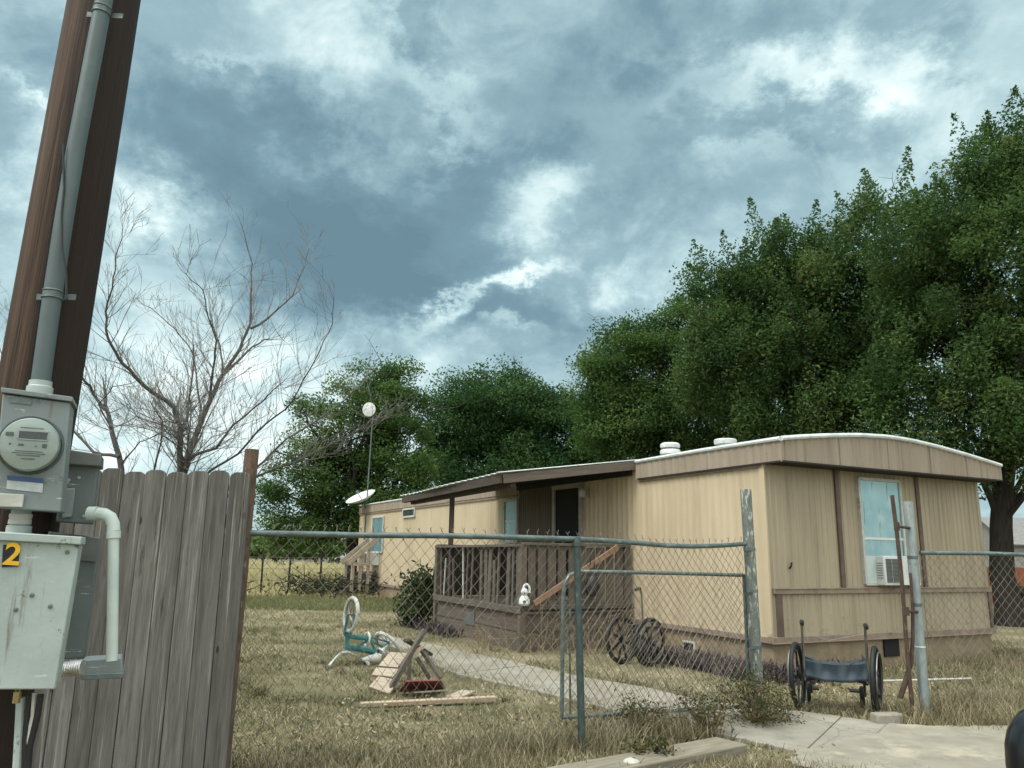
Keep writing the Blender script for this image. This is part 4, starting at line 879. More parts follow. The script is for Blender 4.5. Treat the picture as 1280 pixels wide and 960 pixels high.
# ================================================================== WHEELCHAIRS
def wheelchair(loc, rz_deg, label, track=.66, seat=True, handles=(.92, .92), group='old wheelchairs in the yard', lean=0):
    t = thing('wheelchair', loc, label, 'wheelchair', group, R_(rz_deg))
    rw = .315
    for s in (-1, 1):
        x = s * track / 2; c = V((x, 0, rw)); A_ = V((1, -.20, -.03 * s)).normalized()
        mb = MB(); mb.ring(c, A_, rw - .022, .023, 44, 8); wh = mb.build('wheel', MAT['black'], t, local=True)
        mb = MB(); mb.ring(c, A_, rw - .048, .011, 40, 6); mb.lathe(c - V((.03, 0, 0)), A_, [(.03, 0), (.035, .01), (.035, .05), (.02, .06)], 14)
        for k in range(8):
            a = 2 * math.pi * k / 8 + .3; d_ = V((0, math.cos(a), math.sin(a))); d2 = V((0, math.cos(a + .12), math.sin(a + .12)))
            mb.bar(c + d_ * .03 + V((0, 0, 0)), c + d2 * (rw - .05), .030, .016, (1, 0, 0))
        for i_ in range(len(mb.v)):
            pass
        mb.build('spokes', MAT['black'], wh, local=True)
        mb = MB(); mb.ring(c + V((s * .035, 0, 0)), A_, rw - .06, .008, 40, 6); mb.build('hand_rim', MAT['chrome'], wh, local=True)
        cc = V((s * (track / 2 - .10), .40, .10)); mb = MB(); mb.ring(cc, (1, 0, 0), .08, .019, 22, 8); mb.lathe(cc - V((.014, 0, 0)), (1, 0, 0), [(.07, 0), (.072, .028)], 18)
        cw = mb.build('caster', MAT['black'], t, local=True)
        mb = MB(); mb.tube([cc + V((.03, 0, 0)), cc + V((.03, -.02, .12)), cc + V((0, -.03, .14)), cc + V((0, -.03, .24))], .011, 8); mb.build('fork', MAT['chrome'], cw, local=True)
        xi = s * (track / 2 - .065); h = handles[0 if s < 0 else 1]
        mb = MB(); mb.tube([(xi, -.04, .28), (xi, -.05, .50), (xi - s * .0, -.075, h - .12), (xi, -.09, h - .03), (xi, -.12, h), (xi, -.16, h)], .0125, 8); mb.build('back_tube', MAT['chrome'], t, local=True)
        mb = MB(); mb.tube([(xi, -.12, h + .003), (xi, -.15, h + .002), (xi, -.235, h - .012)], [.021, .023, .019], 10); mb.build('push_handle', MAT['black'], t, local=True)
        mb = MB(); mb.tube([(xi, -.04, .30), (xi, .2, .30), (xi, .40, .30)], .0125, 8); mb.tube([(xi, -.02, .50), (xi, .38, .50), (xi, .44, .42), (xi, .55, .14)], .0125, 8); mb.tube([(xi, .38, .5), (xi, .38, .28)], .0125, 8); mb.build('side_frame', MAT['chrome'], t, local=True)
        mb = MB(); mb.box((s * (track / 2 - .14), .60, .12), (.13, .16, .015)); mb.build('footplate', MAT['black'], t, local=True)
    xi = track / 2 - .07
    mb = MB(); mb.tube([(-xi, .12, .48), (0, .14, .36), (xi, .16, .26)], .012, 8); mb.tube([(xi, .10, .48), (0, .12, .36), (-xi, .12, .26)], .012, 8); mb.tube([(-xi, -.02, .27), (0, -.02, .36), (xi, -.02, .27)], .010, 8); mb.build('cross_brace', MAT['black'], t, local=True)
    if seat:
        rows = []
        for i in range(15):
            v_ = i / 14; r_ = []
            for j in range(21):
                u = j / 20; x = (u * 2 - 1) * xi
                sag = .045 * (1 - (2 * u - 1) ** 2)
                wr = .010 * math.sin(u * 17 + v_ * 6) + .007 * math.sin(u * 31 - v_ * 9)
                if v_ < .45: y = -.07 + .02 * math.sin(v_ * 6) + wr; z = .315 + (v_ / .45) * .16 - sag * .7
                else: y = -.07 + (v_ - .45) / .55 * .42; z = .475 - sag + wr - .03 * (v_ - .45)
                r_.append(V((x, y, z)))
            rows.append(r_)
        mb = MB(); mb.grid(rows); mb.build('seat_sling', MAT['vinyl'], t, local=True, solid=.012)
        mb = MB(); mb.tube([(-xi, -.075, .74), (-.05, -.06, .66), (xi, -.075, .74)], .0025, 6); mb.build('back_cord', MAT['chrome'], t, local=True)
    return t
wc = G(1048, 890.5); wheelchair(V((wc.x, wc.y, 0)), -19, 'old wheelchair with a navy vinyl seat and no backrest facing the home\'s end wall', .70, True, (.83, .82))
w2 = G(795, 832); wheelchair(V((w2.x, w2.y, 0)), -38, 'folded black wheelchair overgrown with twigs beside the porch\'s right corner', .42, False, (.70, 1.0))

# ================================================================== UPSIDE-DOWN BICYCLE
bb = G(455, 826); YB = 10.95
bk = thing('bicycle', V((bb.x, bb.y, 0)), 'small teal child\'s bicycle with white tyres lying upside down on the lawn', 'bicycle')
fh = P(439, 768, 10.55); rh = P(484, 806, 11.35); hd0 = P(434, 795, 10.6); hd1 = P(433, 812, 10.62); bbk = P(463, 799, 11.0); st0 = P(452, 812, 10.9); sd_ = P(470, 816, 11.05)
ax_f = V((.82, .55, -.08)).normalized(); ax_r = V((.5, .6, .62)).normalized()
def bwheel(c, ax, nm):
    mb = MB(); mb.ring(c, ax, .205, .026, 36, 8); w = mb.build(nm, MAT['dirtywhite'], bk)
    mb = MB(); mb.ring(c, ax, .178, .009, 32, 6); mb.lathe(c - V(ax) * .035, ax, [(.012, 0), (.02, .01), (.02, .06), (.012, .07)], 10); mb.build('rim', MAT['chrome'], w)
    u = V(ax).orthogonal().normalized(); v_ = V(ax).cross(u); mb = MB()
    for k in range(20):
        a = 2 * math.pi * k / 20; mb.tube([c + V(ax) * (.028 if k % 2 else -.028), c + (u * math.cos(a) + v_ * math.sin(a)) * .176], .0034, 4, caps=False)
    mb.build('spokes', MAT['chrome'], w)
bwheel(fh, ax_f, 'wheel'); bwheel(rh, ax_r, 'wheel')
mb = MB()
for s in (-1, 1): mb.tube([fh + ax_f * .045 * s, hd0 + ax_f * .045 * s + V((0, 0, .03)), hd0 + ax_f * .02 * s], .016, 8)
mb.build('fork', MAT['tealpaint'], bk)
mb = MB(); mb.tube([hd0 + V((0, 0, .05)), hd1], .026, 10); mb.tube([hd0, bbk], .030, 10); mb.tube([hd1 + V((.0, 0, .03)), st0, sd_], .034, 10); mb.tube([bbk, sd_], .018, 10); mb.tube([hd1.lerp(st0, .3), bbk], .018, 8)
for s in (-1, 1): mb.tube([bbk + ax_r * .03 * s, rh + ax_r * .05 * s], .011, 8); mb.tube([sd_ + ax_r * .03 * s, rh + ax_r * .05 * s], .010, 8)
mb.build('frame', MAT['tealpaint'], bk)
mb = MB(); g0 = G(411, 833, .03); g1 = G(461, 830, .03); s0 = hd1 + V((0, 0, -.06))
mb.tube([g0, P(418, 824, 10.45), P(426, 816, 10.5), P(434, 815, 10.6), P(444, 819, 10.75), P(452, 823, 10.85), g1], .014, 8); mb.tube([hd1, s0, P(434, 815, 10.6)], .018, 8); mb.build('handlebar', MAT['white'], bk)
mb = MB(); mb.tube([g0 + V((.0, 0, 0)), P(415, 828, 10.45)], .020, 8); mb.tube([g1, P(455, 824.5, 10.87)], .020, 8); mb.build('grips', MAT['dirtywhite'], bk)
mb = MB(); mb.ring(bbk + ax_f * -.05, ax_f, .085, .014, 26, 6); mb.lathe(bbk + ax_f * -.055, ax_f, [(.03, 0), (.035, .02)], 12); mb.tube([bbk + ax_f * -.07, bbk + ax_f * -.08 + V((.06, .02, -.10))], .012, 6); mb.build('chain_guard', MAT['white'], bk)
mb = MB(); c = P(476, 815, 11.1); mb.ring(c, ax_r, .06, .016, 20, 6); mb.tube([c, rh], .025, 8); mb.build('training_wheel', MAT['white'], bk)
mb = MB(); sc_ = G(466, 825, .06); mb.tube([sc_ + V((-.14, -.02, 0)), sc_ + V((-.05, 0, .01)), sc_ + V((.06, .02, .02)), sc_ + V((.10, .03, .02))], [.02, .045, .065, .05], 10); mb.tube([sd_, sc_ + V((.04, .02, .02))], .012, 8); mb.build('saddle', MAT['dirtywhite'], bk)

# ================================================================== BROKEN CHAIR AND LOOSE BOARDS
def bpx(mb, pts, w, t_):   # a board through two (px, py, depth) points
    p, q = [P(*a) for a in pts]; mb.bar(p, q, w, t_); return mb
bc = G(500, 866); ch = thing('broken_chair', V((bc.x, bc.y, 0)), 'broken wooden garden chair tipped over on the lawn by the walk', 'chair')
def slab(px, Y0, Y1, th):
    q = [P(x, y, Y0 if i in (2, 3) else Y1) for i, (x, y) in enumerate(px)]
    nrm = (q[1] - q[0]).cross(q[3] - q[0]).normalized(); mb = MB(); mb.prism(q, nrm * th)
    for i in range(len(mb.v)): v = mb.v[i]; mb.g[i] = V((v.x + v.y, v.z, v.y))
    return mb
for px, Ya, Yb in (([(487, 815), (511, 816), (497, 834), (473, 832)], 8.95, 9.15), ([(470, 834), (500, 836), (491, 846), (465, 843)], 8.75, 8.9), ([(473, 845), (498, 850), (487, 867), (461, 858)], 8.5, 8.72)):
    slab(px, Ya, Yb, .025).build('slat', MAT['tanwood'], ch, bevel=.003)
mb = bpx(MB(), [(531, 787, 8.85), (487, 862, 8.6)], .05, .05); mb.build('back_post', MAT['porchgrey'], ch, bevel=.004)
mb = bpx(MB(), [(508, 800, 9.0), (537, 818, 9.3)], .10, .03); mb.build('arm_board', MAT['darkroof'], ch, bevel=.003)
for pts in ([(524, 808, 9.2), (551, 848, 9.0)], [(521, 822, 9.15), (537, 848, 9.2)], [(512, 822, 8.9), (511, 856, 8.9)]):
    mb = bpx(MB(), pts, .045, .04); mb.build('leg', MAT['porchgrey'], ch, bevel=.003)
mb = bpx(MB(), [(514, 819, 9.05), (530, 808, 9.05)], .05, .04); mb.build('stretcher', MAT['palewood'], ch, bevel=.003)
q = [G(497, 866, .02), G(556, 862, .02), G(551, 851, .17), G(508, 852, .17)]; mb = MB(); mb.prism(q, V((0, .03, .01))); c = (q[0] + q[1]) / 2; setp(mb.build('red_board', MAT['redboard'], None, c, bevel=.004), 'dull red painted board lying against the legs of the broken chair', 'board')
a, b = G(450, 881, .025), G(619, 873, .05); mb = MB(); mb.bar(a, b, .09, .04); setp(mb.build('plank', MAT['palewood'], None, (a + b) / 2, bevel=.003), 'long narrow pale plank lying flat on the dry lawn', 'plank')
a, b = G(566, 872, .03), G(586, 864, .03); mb = MB(); mb.bar(a, b, .16, .02); setp(mb.build('scrap_board', MAT['tanwood'], None, a, bevel=.003), 'short pale scrap board in the grass right of the red board', 'board')
a, b = P(1100, 829, 9.3), P(1213, 838, 9.6); a.z = .10; b.z = .10; mb = MB(); mb.tube([a, b], .012, 8); setp(mb.build('white_pole', MAT['dirtywhite'], None, a), 'thin white pole lying on the ground behind the wheelchair', 'pole')

# black door mirror of the car the picture is taken from
mc_ = P(1352, 962, 1.15); t_ = thing('wing_mirror', mc_ + V((.13, -.1, -.10)), 'black car wing mirror reaching into the lower right corner', 'car mirror')
rows = []
for i in range(15):
    th_ = math.pi * i / 14; r_ = []
    for j in range(29):
        a = 2 * math.pi * j / 28; ca, sa = math.cos(a), math.sin(a); sg = lambda v_: math.copysign(abs(v_) ** .75, v_)
        r_.append(mc_ + V((.095 * sg(ca) * math.sin(th_) ** .6, -.055 * math.cos(th_), .088 * sg(sa) * math.sin(th_) ** .6)))
    rows.append(r_)
mb = MB(); mb.grid(rows); mb.build('housing', MAT['black_gloss'], t_, angle=80)
mb = MB(); mb.lathe(mc_ + V((0.01, -.054, 0)), (0, -1, 0), [(.07, 0), (.068, .004), (.002, .005)], 28); mb.build('mirror_glass', MAT['chrome'], t_)
mb = MB(); mb.tube([mc_ + V((.06, 0, -.06)), mc_ + V((.12, -.04, -.09)), mc_ + V((.22, -.10, -.11))], [.03, .028, .035], 12); mb.build('arm', MAT['black'], t_)

# ================================================================== TREES
def leaf_quads(cen, ln, wd, up_bias=.55):
    n = len(cen); nrm = rng.normal(size=(n, 3)); nrm[:, 2] += up_bias * 2; nrm /= np.linalg.norm(nrm, axis=1)[:, None]
    a = rng.normal(size=(n, 3)); a -= nrm * np.sum(a * nrm, axis=1)[:, None]; a /= np.linalg.norm(a, axis=1)[:, None]
    b = np.cross(nrm, a); l = (ln * rng.uniform(.65, 1.3, n))[:, None]; w = (wd * rng.uniform(.7, 1.3, n))[:, None]
    v = np.stack([cen - a * l * .5, cen + b * w * .5 - a * l * .08, cen + a * l * .5, cen - b * w * .5 - a * l * .08], 1).reshape(-1, 3)
    f = np.arange(4 * n).reshape(n, 4); return v, f
def blob(px, py, rx, ry, Y, dr=None):
    c = P(px, py, Y); k = Y / F; return (np.array(c), np.array([rx * k, (dr or (rx + ry) / 2) * k, ry * k]))
def limb_path(p, q, bend=.12, k=5):
    p, q = V(p), V(q); L_ = (q - p).length; o = V((random.uniform(-1, 1), random.uniform(-1, 1), random.uniform(-.2, .6))) * L_ * bend
    return [p.lerp(q, i / k) + o * math.sin(math.pi * i / k) + V((random.uniform(-1, 1), random.uniform(-1, 1), random.uniform(-1, 1))) * L_ * .015 * (0 < i < k) for i in range(k + 1)]
def leafy_tree(base, top, r0, blobs, nclump, per, ln, wd, mat, label, crad=(.45, .85), shoots=0, group='leafy trees behind the home', limbs=34, name='leafy_tree', twigs=0):
    base, top = V(base), V(top)
    t = thing(name, (base.x, base.y, 0), label, 'tree', group)
    vol = np.array([b[1].prod() for b in blobs]); pr = vol ** .8 / (vol ** .8).sum()
    which = rng.choice(len(blobs), nclump, p=pr); d = rng.normal(size=(nclump, 3)); d /= np.linalg.norm(d, axis=1)[:, None]
    rr = rng.uniform(.18, 1.0, nclump) ** .45
    cc = np.array([blobs[w][0] for w in which]) + d * rr[:, None] * np.array([blobs[w][1] for w in which])
    cc[:, 2] = np.maximum(cc[:, 2], 1.2)
    R = rng.uniform(*crad, nclump); fill = rng.uniform(.25, 1.5, nclump)
    cen = []; rnd = []
    for i in range(nclump):
        m_ = int(per * fill[i]); o = rng.normal(size=(m_, 3)); o /= np.linalg.norm(o, axis=1)[:, None]; o *= (rng.uniform(0, 1, m_) ** .5)[:, None]
        sh = np.array([R[i], R[i], R[i] * (rng.uniform(.7, 1.5) if shoots else rng.uniform(.5, .95))]); cen.append(cc[i] + o * sh); rnd.append(np.clip(rng.normal(rng.uniform(.05, .95), .13, m_), 0, 1))
    tops = []
    if shoots:
        order = np.argsort(-(cc[:, 2] + rng.uniform(-.8, .8, nclump)))
        # keep the clumps nothing stands above
        for i in order:
            if all((cc[i, 0] - q[0]) ** 2 + (cc[i, 1] - q[1]) ** 2 > .40 for q in tops): tops.append(cc[i])
            if len(tops) >= shoots: break
        for q in tops:
            h = rng.uniform(.45, 1.6); m_ = int(per * rng.uniform(.5, 1.0)); z = rng.uniform(-.3, 1, m_); lean = rng.normal(size=2) * .16
            rad = (.36 * (1.05 - np.clip(z, 0, 1)) + .03) * np.sqrt(rng.uniform(0, 1, m_)); a = rng.uniform(0, 6.28, m_)
            cen.append(np.stack([q[0] + rad * np.cos(a) + lean[0] * z * h, q[1] + rad * np.sin(a) + lean[1] * z * h, q[2] + z * h], 1)); rnd.append(np.clip(rng.normal(.5, .2, m_), 0, 1))
    cen = np.concatenate(cen); rnd = np.concatenate(rnd)
    v, f = leaf_quads(cen, ln, wd)
    npmesh('crown', v, f, mat, t, attrs={'rnd': np.repeat(rnd, 4)})
    mb = MB(); kk = 7
    tp = limb_path(V((base.x, base.y, -.15)), top, .04, kk); mb.tube(tp, [r0 * (1.35 if i == 0 else 1.08 if i == 1 else 1) * (1 - .35 * i / kk) for i in range(kk + 1)], 14); mb.build('trunk', MAT['bark'], t)
    mb = MB(); idx = rng.choice(nclump, min(limbs, nclump), replace=False)
    for i in idx:
        s = tp[random.choice([4, 5, 6, 7])]; r1 = r0 * random.uniform(.18, .4); pth = limb_path(s, V(cc[i]), .14, 6)
        mb.tube(pth, [r1 * (1 - .85 * j / 6) for j in range(7)], 7)
        for _ in range(2):
            j = int(rng.integers(nclump)); q = V(cc[j]); a_ = pth[random.choice([3, 4])]
            if (q - a_).length < 3.5: mb.tube(limb_path(a_, q, .14, 4), [r1 * .45 * (1 - .8 * k_ / 4) for k_ in range(5)], 5)
    if twigs:
        for _ in range(twigs):
            i = int(rng.integers(nclump)); p = V(cc[i]); q = p + V((random.uniform(-1, 1), random.uniform(-1.2, .2), random.uniform(-.2, 1.0)))
            pt = limb_path(p, q, .1, 4); mb.tube(pt, [.012, .010, .008, .006, .003], 4, caps=False)
            for k_ in (2, 3): mb.tube([pt[k_], pt[k_] + V((random.uniform(-.4, .4), random.uniform(-.4, .2), random.uniform(-.1, .5)))], [.006, .002], 4, caps=False)
    mb.build('limbs', MAT['bark'], t)
    return t
Y = 18.5; b0 = P(1256, 700, Y); b0.z = 0
leafy_tree(b0, P(1262, 560, Y), .29, [blob(1250, 360, 125, 150, Y), blob(1175, 450, 105, 95, Y), blob(1330, 330, 130, 170, Y), blob(1265, 240, 75, 85, Y), blob(1180, 310, 70, 80, Y), blob(1300, 185, 65, 70, Y), blob(1225, 255, 60, 60, Y), blob(1130, 330, 60, 70, Y), blob(1340, 490, 130, 90, Y), blob(1240, 535, 85, 58, Y - 1), blob(1310, 570, 60, 45, Y - 1), blob(1205, 585, 35, 30, Y + 1), blob(1130, 520, 75, 60, Y)], 700, 290, .112, .050, MAT['leaf_dark'],
    'biggest leafy dark green tree with a thick forked trunk at the right of the home', (.32, .7), 70, twigs=60)
Y = 22; b0 = P(1010, 690, Y); b0.z = 0
leafy_tree(b0, P(1010, 520, Y), .33, [blob(1050, 400, 105, 115, Y), blob(955, 420, 85, 105, Y), blob(1100, 335, 95, 95, Y), blob(1000, 500, 130, 75, Y), blob(905, 445, 70, 85, Y), blob(1000, 350, 60, 60, Y), blob(1090, 470, 90, 90, Y), blob(893, 375, 42, 60, Y), blob(955, 330, 50, 45, Y)], 640, 290, .12, .054, MAT['leaf_dark'],
    'tall dark green tree with pointed leafy shoots rising behind the middle of the home', (.35, .78), 64, twigs=60)
Y = 26; b0 = P(830, 690, Y); b0.z = 0
leafy_tree(b0, P(830, 540, Y), .28, [blob(815, 470, 75, 75, Y), blob(865, 445, 62, 85, Y), blob(765, 455, 45, 45, Y), blob(860, 530, 110, 60, Y), blob(775, 520, 70, 60, Y)], 430, 300, .12, .056, MAT['leaf_mid'],
    'lighter green tree with loose rounded edge behind the porch roof', (.45, .9), 0, twigs=40)
Y = 35; b0 = P(640, 690, Y); b0.z = 0
leafy_tree(b0, P(640, 570, Y), .35, [blob(630, 520, 85, 58, Y), blob(575, 525, 50, 58, Y), blob(695, 545, 60, 60, Y), blob(630, 590, 120, 45, Y), blob(735, 580, 50, 60, Y)], 540, 300, .15, .075, MAT['leaf_deep'],
    'dense rounded very dark green tree behind the far roof of the home', (.6, 1.15), 0)
Y = 29; b0 = P(440, 700, Y); b0.z = 0
leafy_tree(b0, P(450, 600, Y), .30, [blob(475, 500, 55, 60, Y), blob(430, 540, 70, 60, Y), blob(500, 560, 55, 60, Y), blob(385, 600, 60, 48, Y), blob(440, 620, 70, 55, Y), blob(380, 655, 60, 32, Y), blob(500, 620, 50, 60, Y)], 360, 260, .13, .06, MAT['leaf_mid'],
    'loose mid-green tree at the far left end of the home behind the antenna', (.45, .9), 0, twigs=70)
Y = 75
for px, py, rx, ry, lb in ((345, 688, 40, 14, 'small pale green tree far across the field beside the wooden fence'), (395, 686, 32, 14, 'small pale green tree far across the field behind the parked white vehicle')):
    b0 = P(px, 705, Y); b0.z = 0
    leafy_tree(b0, P(px, 695, Y), .18, [blob(px, py, rx, ry, Y), blob(px - rx * .5, py + 6, rx * .5, ry * .7, Y)], 90, 70, .5, .3, MAT['leaf_far'], lb, (.6, 1.1), 0, 'far trees across the field', 10)
# far tree line beyond everything
n_ = 26000; az_ = rng.uniform(-62, 62, n_); dist = rng.uniform(115, 150, n_); hgt = 2.4 + 1.6 * np.sin(az_ * .31) + 1.2 * np.sin(az_ * .83 + 1) + 1.0
a_ = np.radians(az_); cen = np.stack([dist * np.sin(a_), dist * np.cos(a_), rng.uniform(.1, 1, n_) * np.maximum(hgt, 1.4)], 1)
v, f = leaf_quads(cen, 1.1, .8); setp(npmesh('treeline', v, f, MAT['leaf_far'], attrs={'rnd': np.repeat(rng.uniform(0, 1, n_), 4)}), 'low far line of trees along the horizon', 'tree line', kind='stuff')

# bare trees behind the picket fence
def bare_tree(name, base, limbs, YB_, label, seed, density=1.0):
    rd = random.Random(seed); t = thing(name, base, label, 'tree', 'bare trees behind the wooden fence')
    big = MB(); tw = MB()
    def twig(p, d, ln, r, lvl):
        k = 4 if lvl < 2 else 3; pts = [p]; dd = d.normalized()
        for i in range(k):
            dd = (dd + V((rd.uniform(-1, 1), rd.uniform(-1, 1), rd.uniform(-.6, 1.0))) * .22).normalized(); pts.append(pts[-1] + dd * ln / k)
        rs = [max(r * (1 - .75 * i / k), .0019) for i in range(k + 1)]
        (big if r > .012 else tw).tube(pts, rs, 5 if r > .012 else 3, caps=False)
        if lvl >= 3 or ln < .12: return
        for _ in range(rd.choice([2, 3, 3]) if lvl < 2 else rd.choice([1, 2])):
            i = rd.randint(1, k); nd = (dd + V((rd.uniform(-1, 1), rd.uniform(-1, 1), rd.uniform(-.3, .9))) * .75).normalized()
            twig(pts[i], nd, ln * rd.uniform(.4, .75), rs[i] * .62, lvl + 1)
    for pts, w0, w1, y0, y1 in limbs:
        n_ = len(pts); ys = [y0 + (y1 - y0) * i / (n_ - 1) for i in range(n_)]
        q = [P(80 + x / 2.7425, 250 + y / 2.7425, YB_ + yy) for (x, y), yy in zip(pts, ys)]
        fine = [q[0]]
        for a, b in zip(q, q[1:]):
            for i in range(1, 4): fine.append(a.lerp(b, i / 3) + V((rd.uniform(-1, 1), rd.uniform(-1, 1), rd.uniform(-1, 1))) * .012)
        k = len(fine); k0 = YB_ / F / 2.7425 / 2 * .74
        rs = [(w0 + (w1 - w0) * (i / (k - 1)) ** .62) * k0 for i in range(k)]
        big.tube(fine, rs, 9)
        for i in range(2, k):
            u = i / k
            for _ in range(rd.choice([1, 1, 2, 2]) if rd.random() < density else 0):
                tg = (fine[min(i + 1, k - 1)] - fine[i - 1]).normalized()
                d = (tg * .7 + V((rd.uniform(-1, 1), rd.uniform(-1, 1), rd.uniform(-.5, 1.0))) * .8).normalized()
                twig(fine[i], d, rd.uniform(.25, .72) * (1.15 - .45 * u), min(rs[i] * .45, .009), 1)
        twig(fine[-1], (fine[-1] - fine[-3]).normalized(), .2, rs[-1], 2)
    big.build('branches', MAT['deadbark'], t); tw.build('twigs', MAT['deadtwig'], t, smooth=False)
    return t
YT = 9.6
rb_ = random.Random(77)
gpx = (P(225, 700, YT)).x
bt = [([(400, 1500), (398, 1200), (395, 920), (398, 780), (375, 710), (300, 655), (240, 600), (190, 545), (150, 470), (140, 380), (165, 300), (180, 200), (205, 90)], 40, 2.5, 0, -1.2),
      ([(412, 1500), (408, 1150), (405, 920), (450, 820), (500, 680), (545, 600), (600, 510), (640, 420), (640, 320), (645, 220), (600, 60)], 52, 2.5, 0, 1.0),
      ([(545, 600), (625, 520), (690, 480), (720, 478)], 17, 4, .2, .8), ([(640, 440), (720, 390), (780, 330), (815, 250), (840, 170)], 14, 3, .5, 1.4),
      ([(500, 680), (512, 580), (522, 480), (495, 400), (480, 310), (420, 255)], 15, 3, .2, -.8), ([(543, 590), (535, 500), (508, 430), (500, 360)], 12, 3, .2, .2),
      ([(462, 800), (470, 720), (442, 520), (380, 440), (320, 390), (250, 340)], 13, 3, .1, 1.1), ([(404, 960), (430, 885), (520, 850), (580, 770), (680, 690), (740, 630)], 22, 4, 0, -.6),
      ([(404, 1060), (470, 950), (600, 870), (660, 790), (760, 720), (820, 620), (880, 510), (920, 420), (925, 340)], 15, 2.5, 0, -1.4), ([(404, 1100), (640, 935), (760, 820), (860, 760), (960, 690), (1040, 600)], 16, 4, 0, .8),
      ([(404, 1150), (620, 965), (720, 925), (800, 895), (950, 820), (1060, 765), (1095, 745)], 15, 4, 0, -1.0), ([(398, 800), (425, 740), (438, 620), (447, 500)], 15, 7, .1, .2), ([(400, 1050), (310, 930), (330, 830), (338, 755), (300, 700)], 13, 4, 0, -.8),
      ([(720, 858), (800, 890), (870, 860), (990, 800)], 9, 3, -.5, .2), ([(396, 800), (360, 780), (250, 740), (150, 790), (60, 740)], 10, 3, .2, 1.2)]
for i in range(16):
    x0, y0 = rb_.uniform(392, 450), rb_.uniform(770, 940); x1, y1 = rb_.uniform(140, 660), rb_.uniform(560, 830)
    bt.append(([(400, y0 + 20), (x0, y0), (x0 * .6 + x1 * .4 + rb_.uniform(-20, 20), y0 * .5 + y1 * .5 - 20), (x1, y1)], 8, 2.2, 0, rb_.uniform(-1.2, 1.2)))
bare_tree('bare_tree', V((gpx, YT, 0)), bt, YT, 'large bare grey tree with spreading leafless branches behind the wooden fence', 4, 1.0)
bt2 = [([(215, 1500), (208, 1150), (200, 920), (168, 800), (142, 700), (138, 650)], 44, 14, 0, .3), ([(142, 720), (90, 640), (40, 580), (-40, 480), (-160, 400)], 18, 4, .2, -.5), ([(190, 880), (100, 865), (20, 775), (-60, 700), (-200, 560), (-260, 430)], 18, 4, 0, .8), ([(165, 790), (120, 700), (170, 640), (230, 625)], 9, 3, .1, -.6), ([(200, 900), (260, 830), (330, 800)], 9, 3, .1, -.4), ([(-100, 660), (-190, 610), (-260, 500)], 9, 3, .5, .2)]
bare_tree('bare_tree', V((P(160, 700, YT + .6).x, YT + .6, 0)), bt2, YT + .6, 'smaller bare tree with a snapped-off stem between the pole and the large bare tree', 8, .9)

# ================================================================== SHRUBS, BEDS, WEEDS
def shrub(name, c, rx, h, n, ln, wd, mat, label, cat, group=None, stems=14):
    t = thing(name, (c.x, c.y, 0), label, cat, group); c = np.array(c)
    k = 26; cc = rng.normal(size=(k, 3)); cc /= np.linalg.norm(cc, axis=1)[:, None]; cc *= rng.uniform(.3, 1, k)[:, None] ** .6; cc = cc * np.array([rx, rx, h * .45]) + c + np.array([0, 0, h * .52])
    cen = np.concatenate([q + rng.normal(size=(n // k, 3)) * np.array([rx * .22, rx * .22, h * .13]) for q in cc]); cen[:, 2] = np.abs(cen[:, 2] - .02) + .02
    v, f = leaf_quads(cen, ln, wd); npmesh('foliage', v, f, mat, t, attrs={'rnd': np.repeat(rng.uniform(0, 1, len(cen)), 4)})
    mb = MB()
    for i in range(stems): mb.tube(limb_path(V((c[0] + random.uniform(-.06, .06), c[1] + random.uniform(-.06, .06), 0)), V(cc[i % k]), .1, 4), [.016, .013, .01, .007, .003], 5, caps=False)
    mb.build('stems', MAT['drybrush'] if stems > 20 else MAT['bark'], t); return t
c = HW(-1.95, 7.35); shrub('shrub', c, .50, 1.02, 2400, .10, .05, MAT['leaf_bush'], 'leafy green shrub growing at the left end of the porch', 'shrub')
c = HW(-.8, 9.6); shrub('shrub', c, .45, .5, 900, .09, .045, MAT['leaf_bush'], 'low green shrub against the home wall behind the porch shrub', 'shrub')
c = G(945, 905); shrub('weed_clump', c, .36, .42, 2500, .042, .012, MAT['leaf_weed'], 'green and brown weed clump at the foot of the tall gate post', 'weed', 'weed clumps along the fence', 24)
c = G(885, 917); shrub('weed_clump', c, .26, .34, 900, .042, .012, MAT['leaf_weed'], 'smaller weed clump just left of the gate post', 'weed', 'weed clumps along the fence', 24)
c = G(800, 922); shrub('weed_clump', c, .22, .30, 1000, .042, .012, MAT['leaf_weed'], 'thin weed clump under the sagging part of the fence', 'weed', 'weed clumps along the fence', 24)
c = G(815, 955); shrub('weed_clump', c, .16, .16, 320, .045, .02, MAT['leaf_weed'], 'small green weed growing over the front edge of the grey timber', 'weed', 'weed clumps along the fence', 10)
# brush pile at the far edge of the yard
c = G(418, 746); t_ = thing('brush_pile', (c.x, c.y, 0), 'low dark pile of cut branches at the far edge of the lawn', 'brush pile'); mb = MB()
for i in range(150):
    p = V((c.x + random.gauss(0, 1.0), c.y + random.gauss(0, .6), random.uniform(.02, .5))); d = V((random.uniform(-1, 1), random.uniform(-.6, .6), random.uniform(-.15, .5))); mb.tube([p, p + d * .5, p + d * .9 + V((0, 0, .08))], [.02, .014, .005], 4, caps=False)
mb.build('branches', MAT['bark'], t_)
cen = np.array([[c.x + random.gauss(0, 1.0), c.y + random.gauss(0, .5), abs(random.gauss(.25, .22))] for _ in range(900)]); v, f = leaf_quads(cen, .14, .07); npmesh('leaves', v, f, MAT['leaf_bush'], t_, attrs={'rnd': np.repeat(rng.uniform(0, .7, 900), 4)})
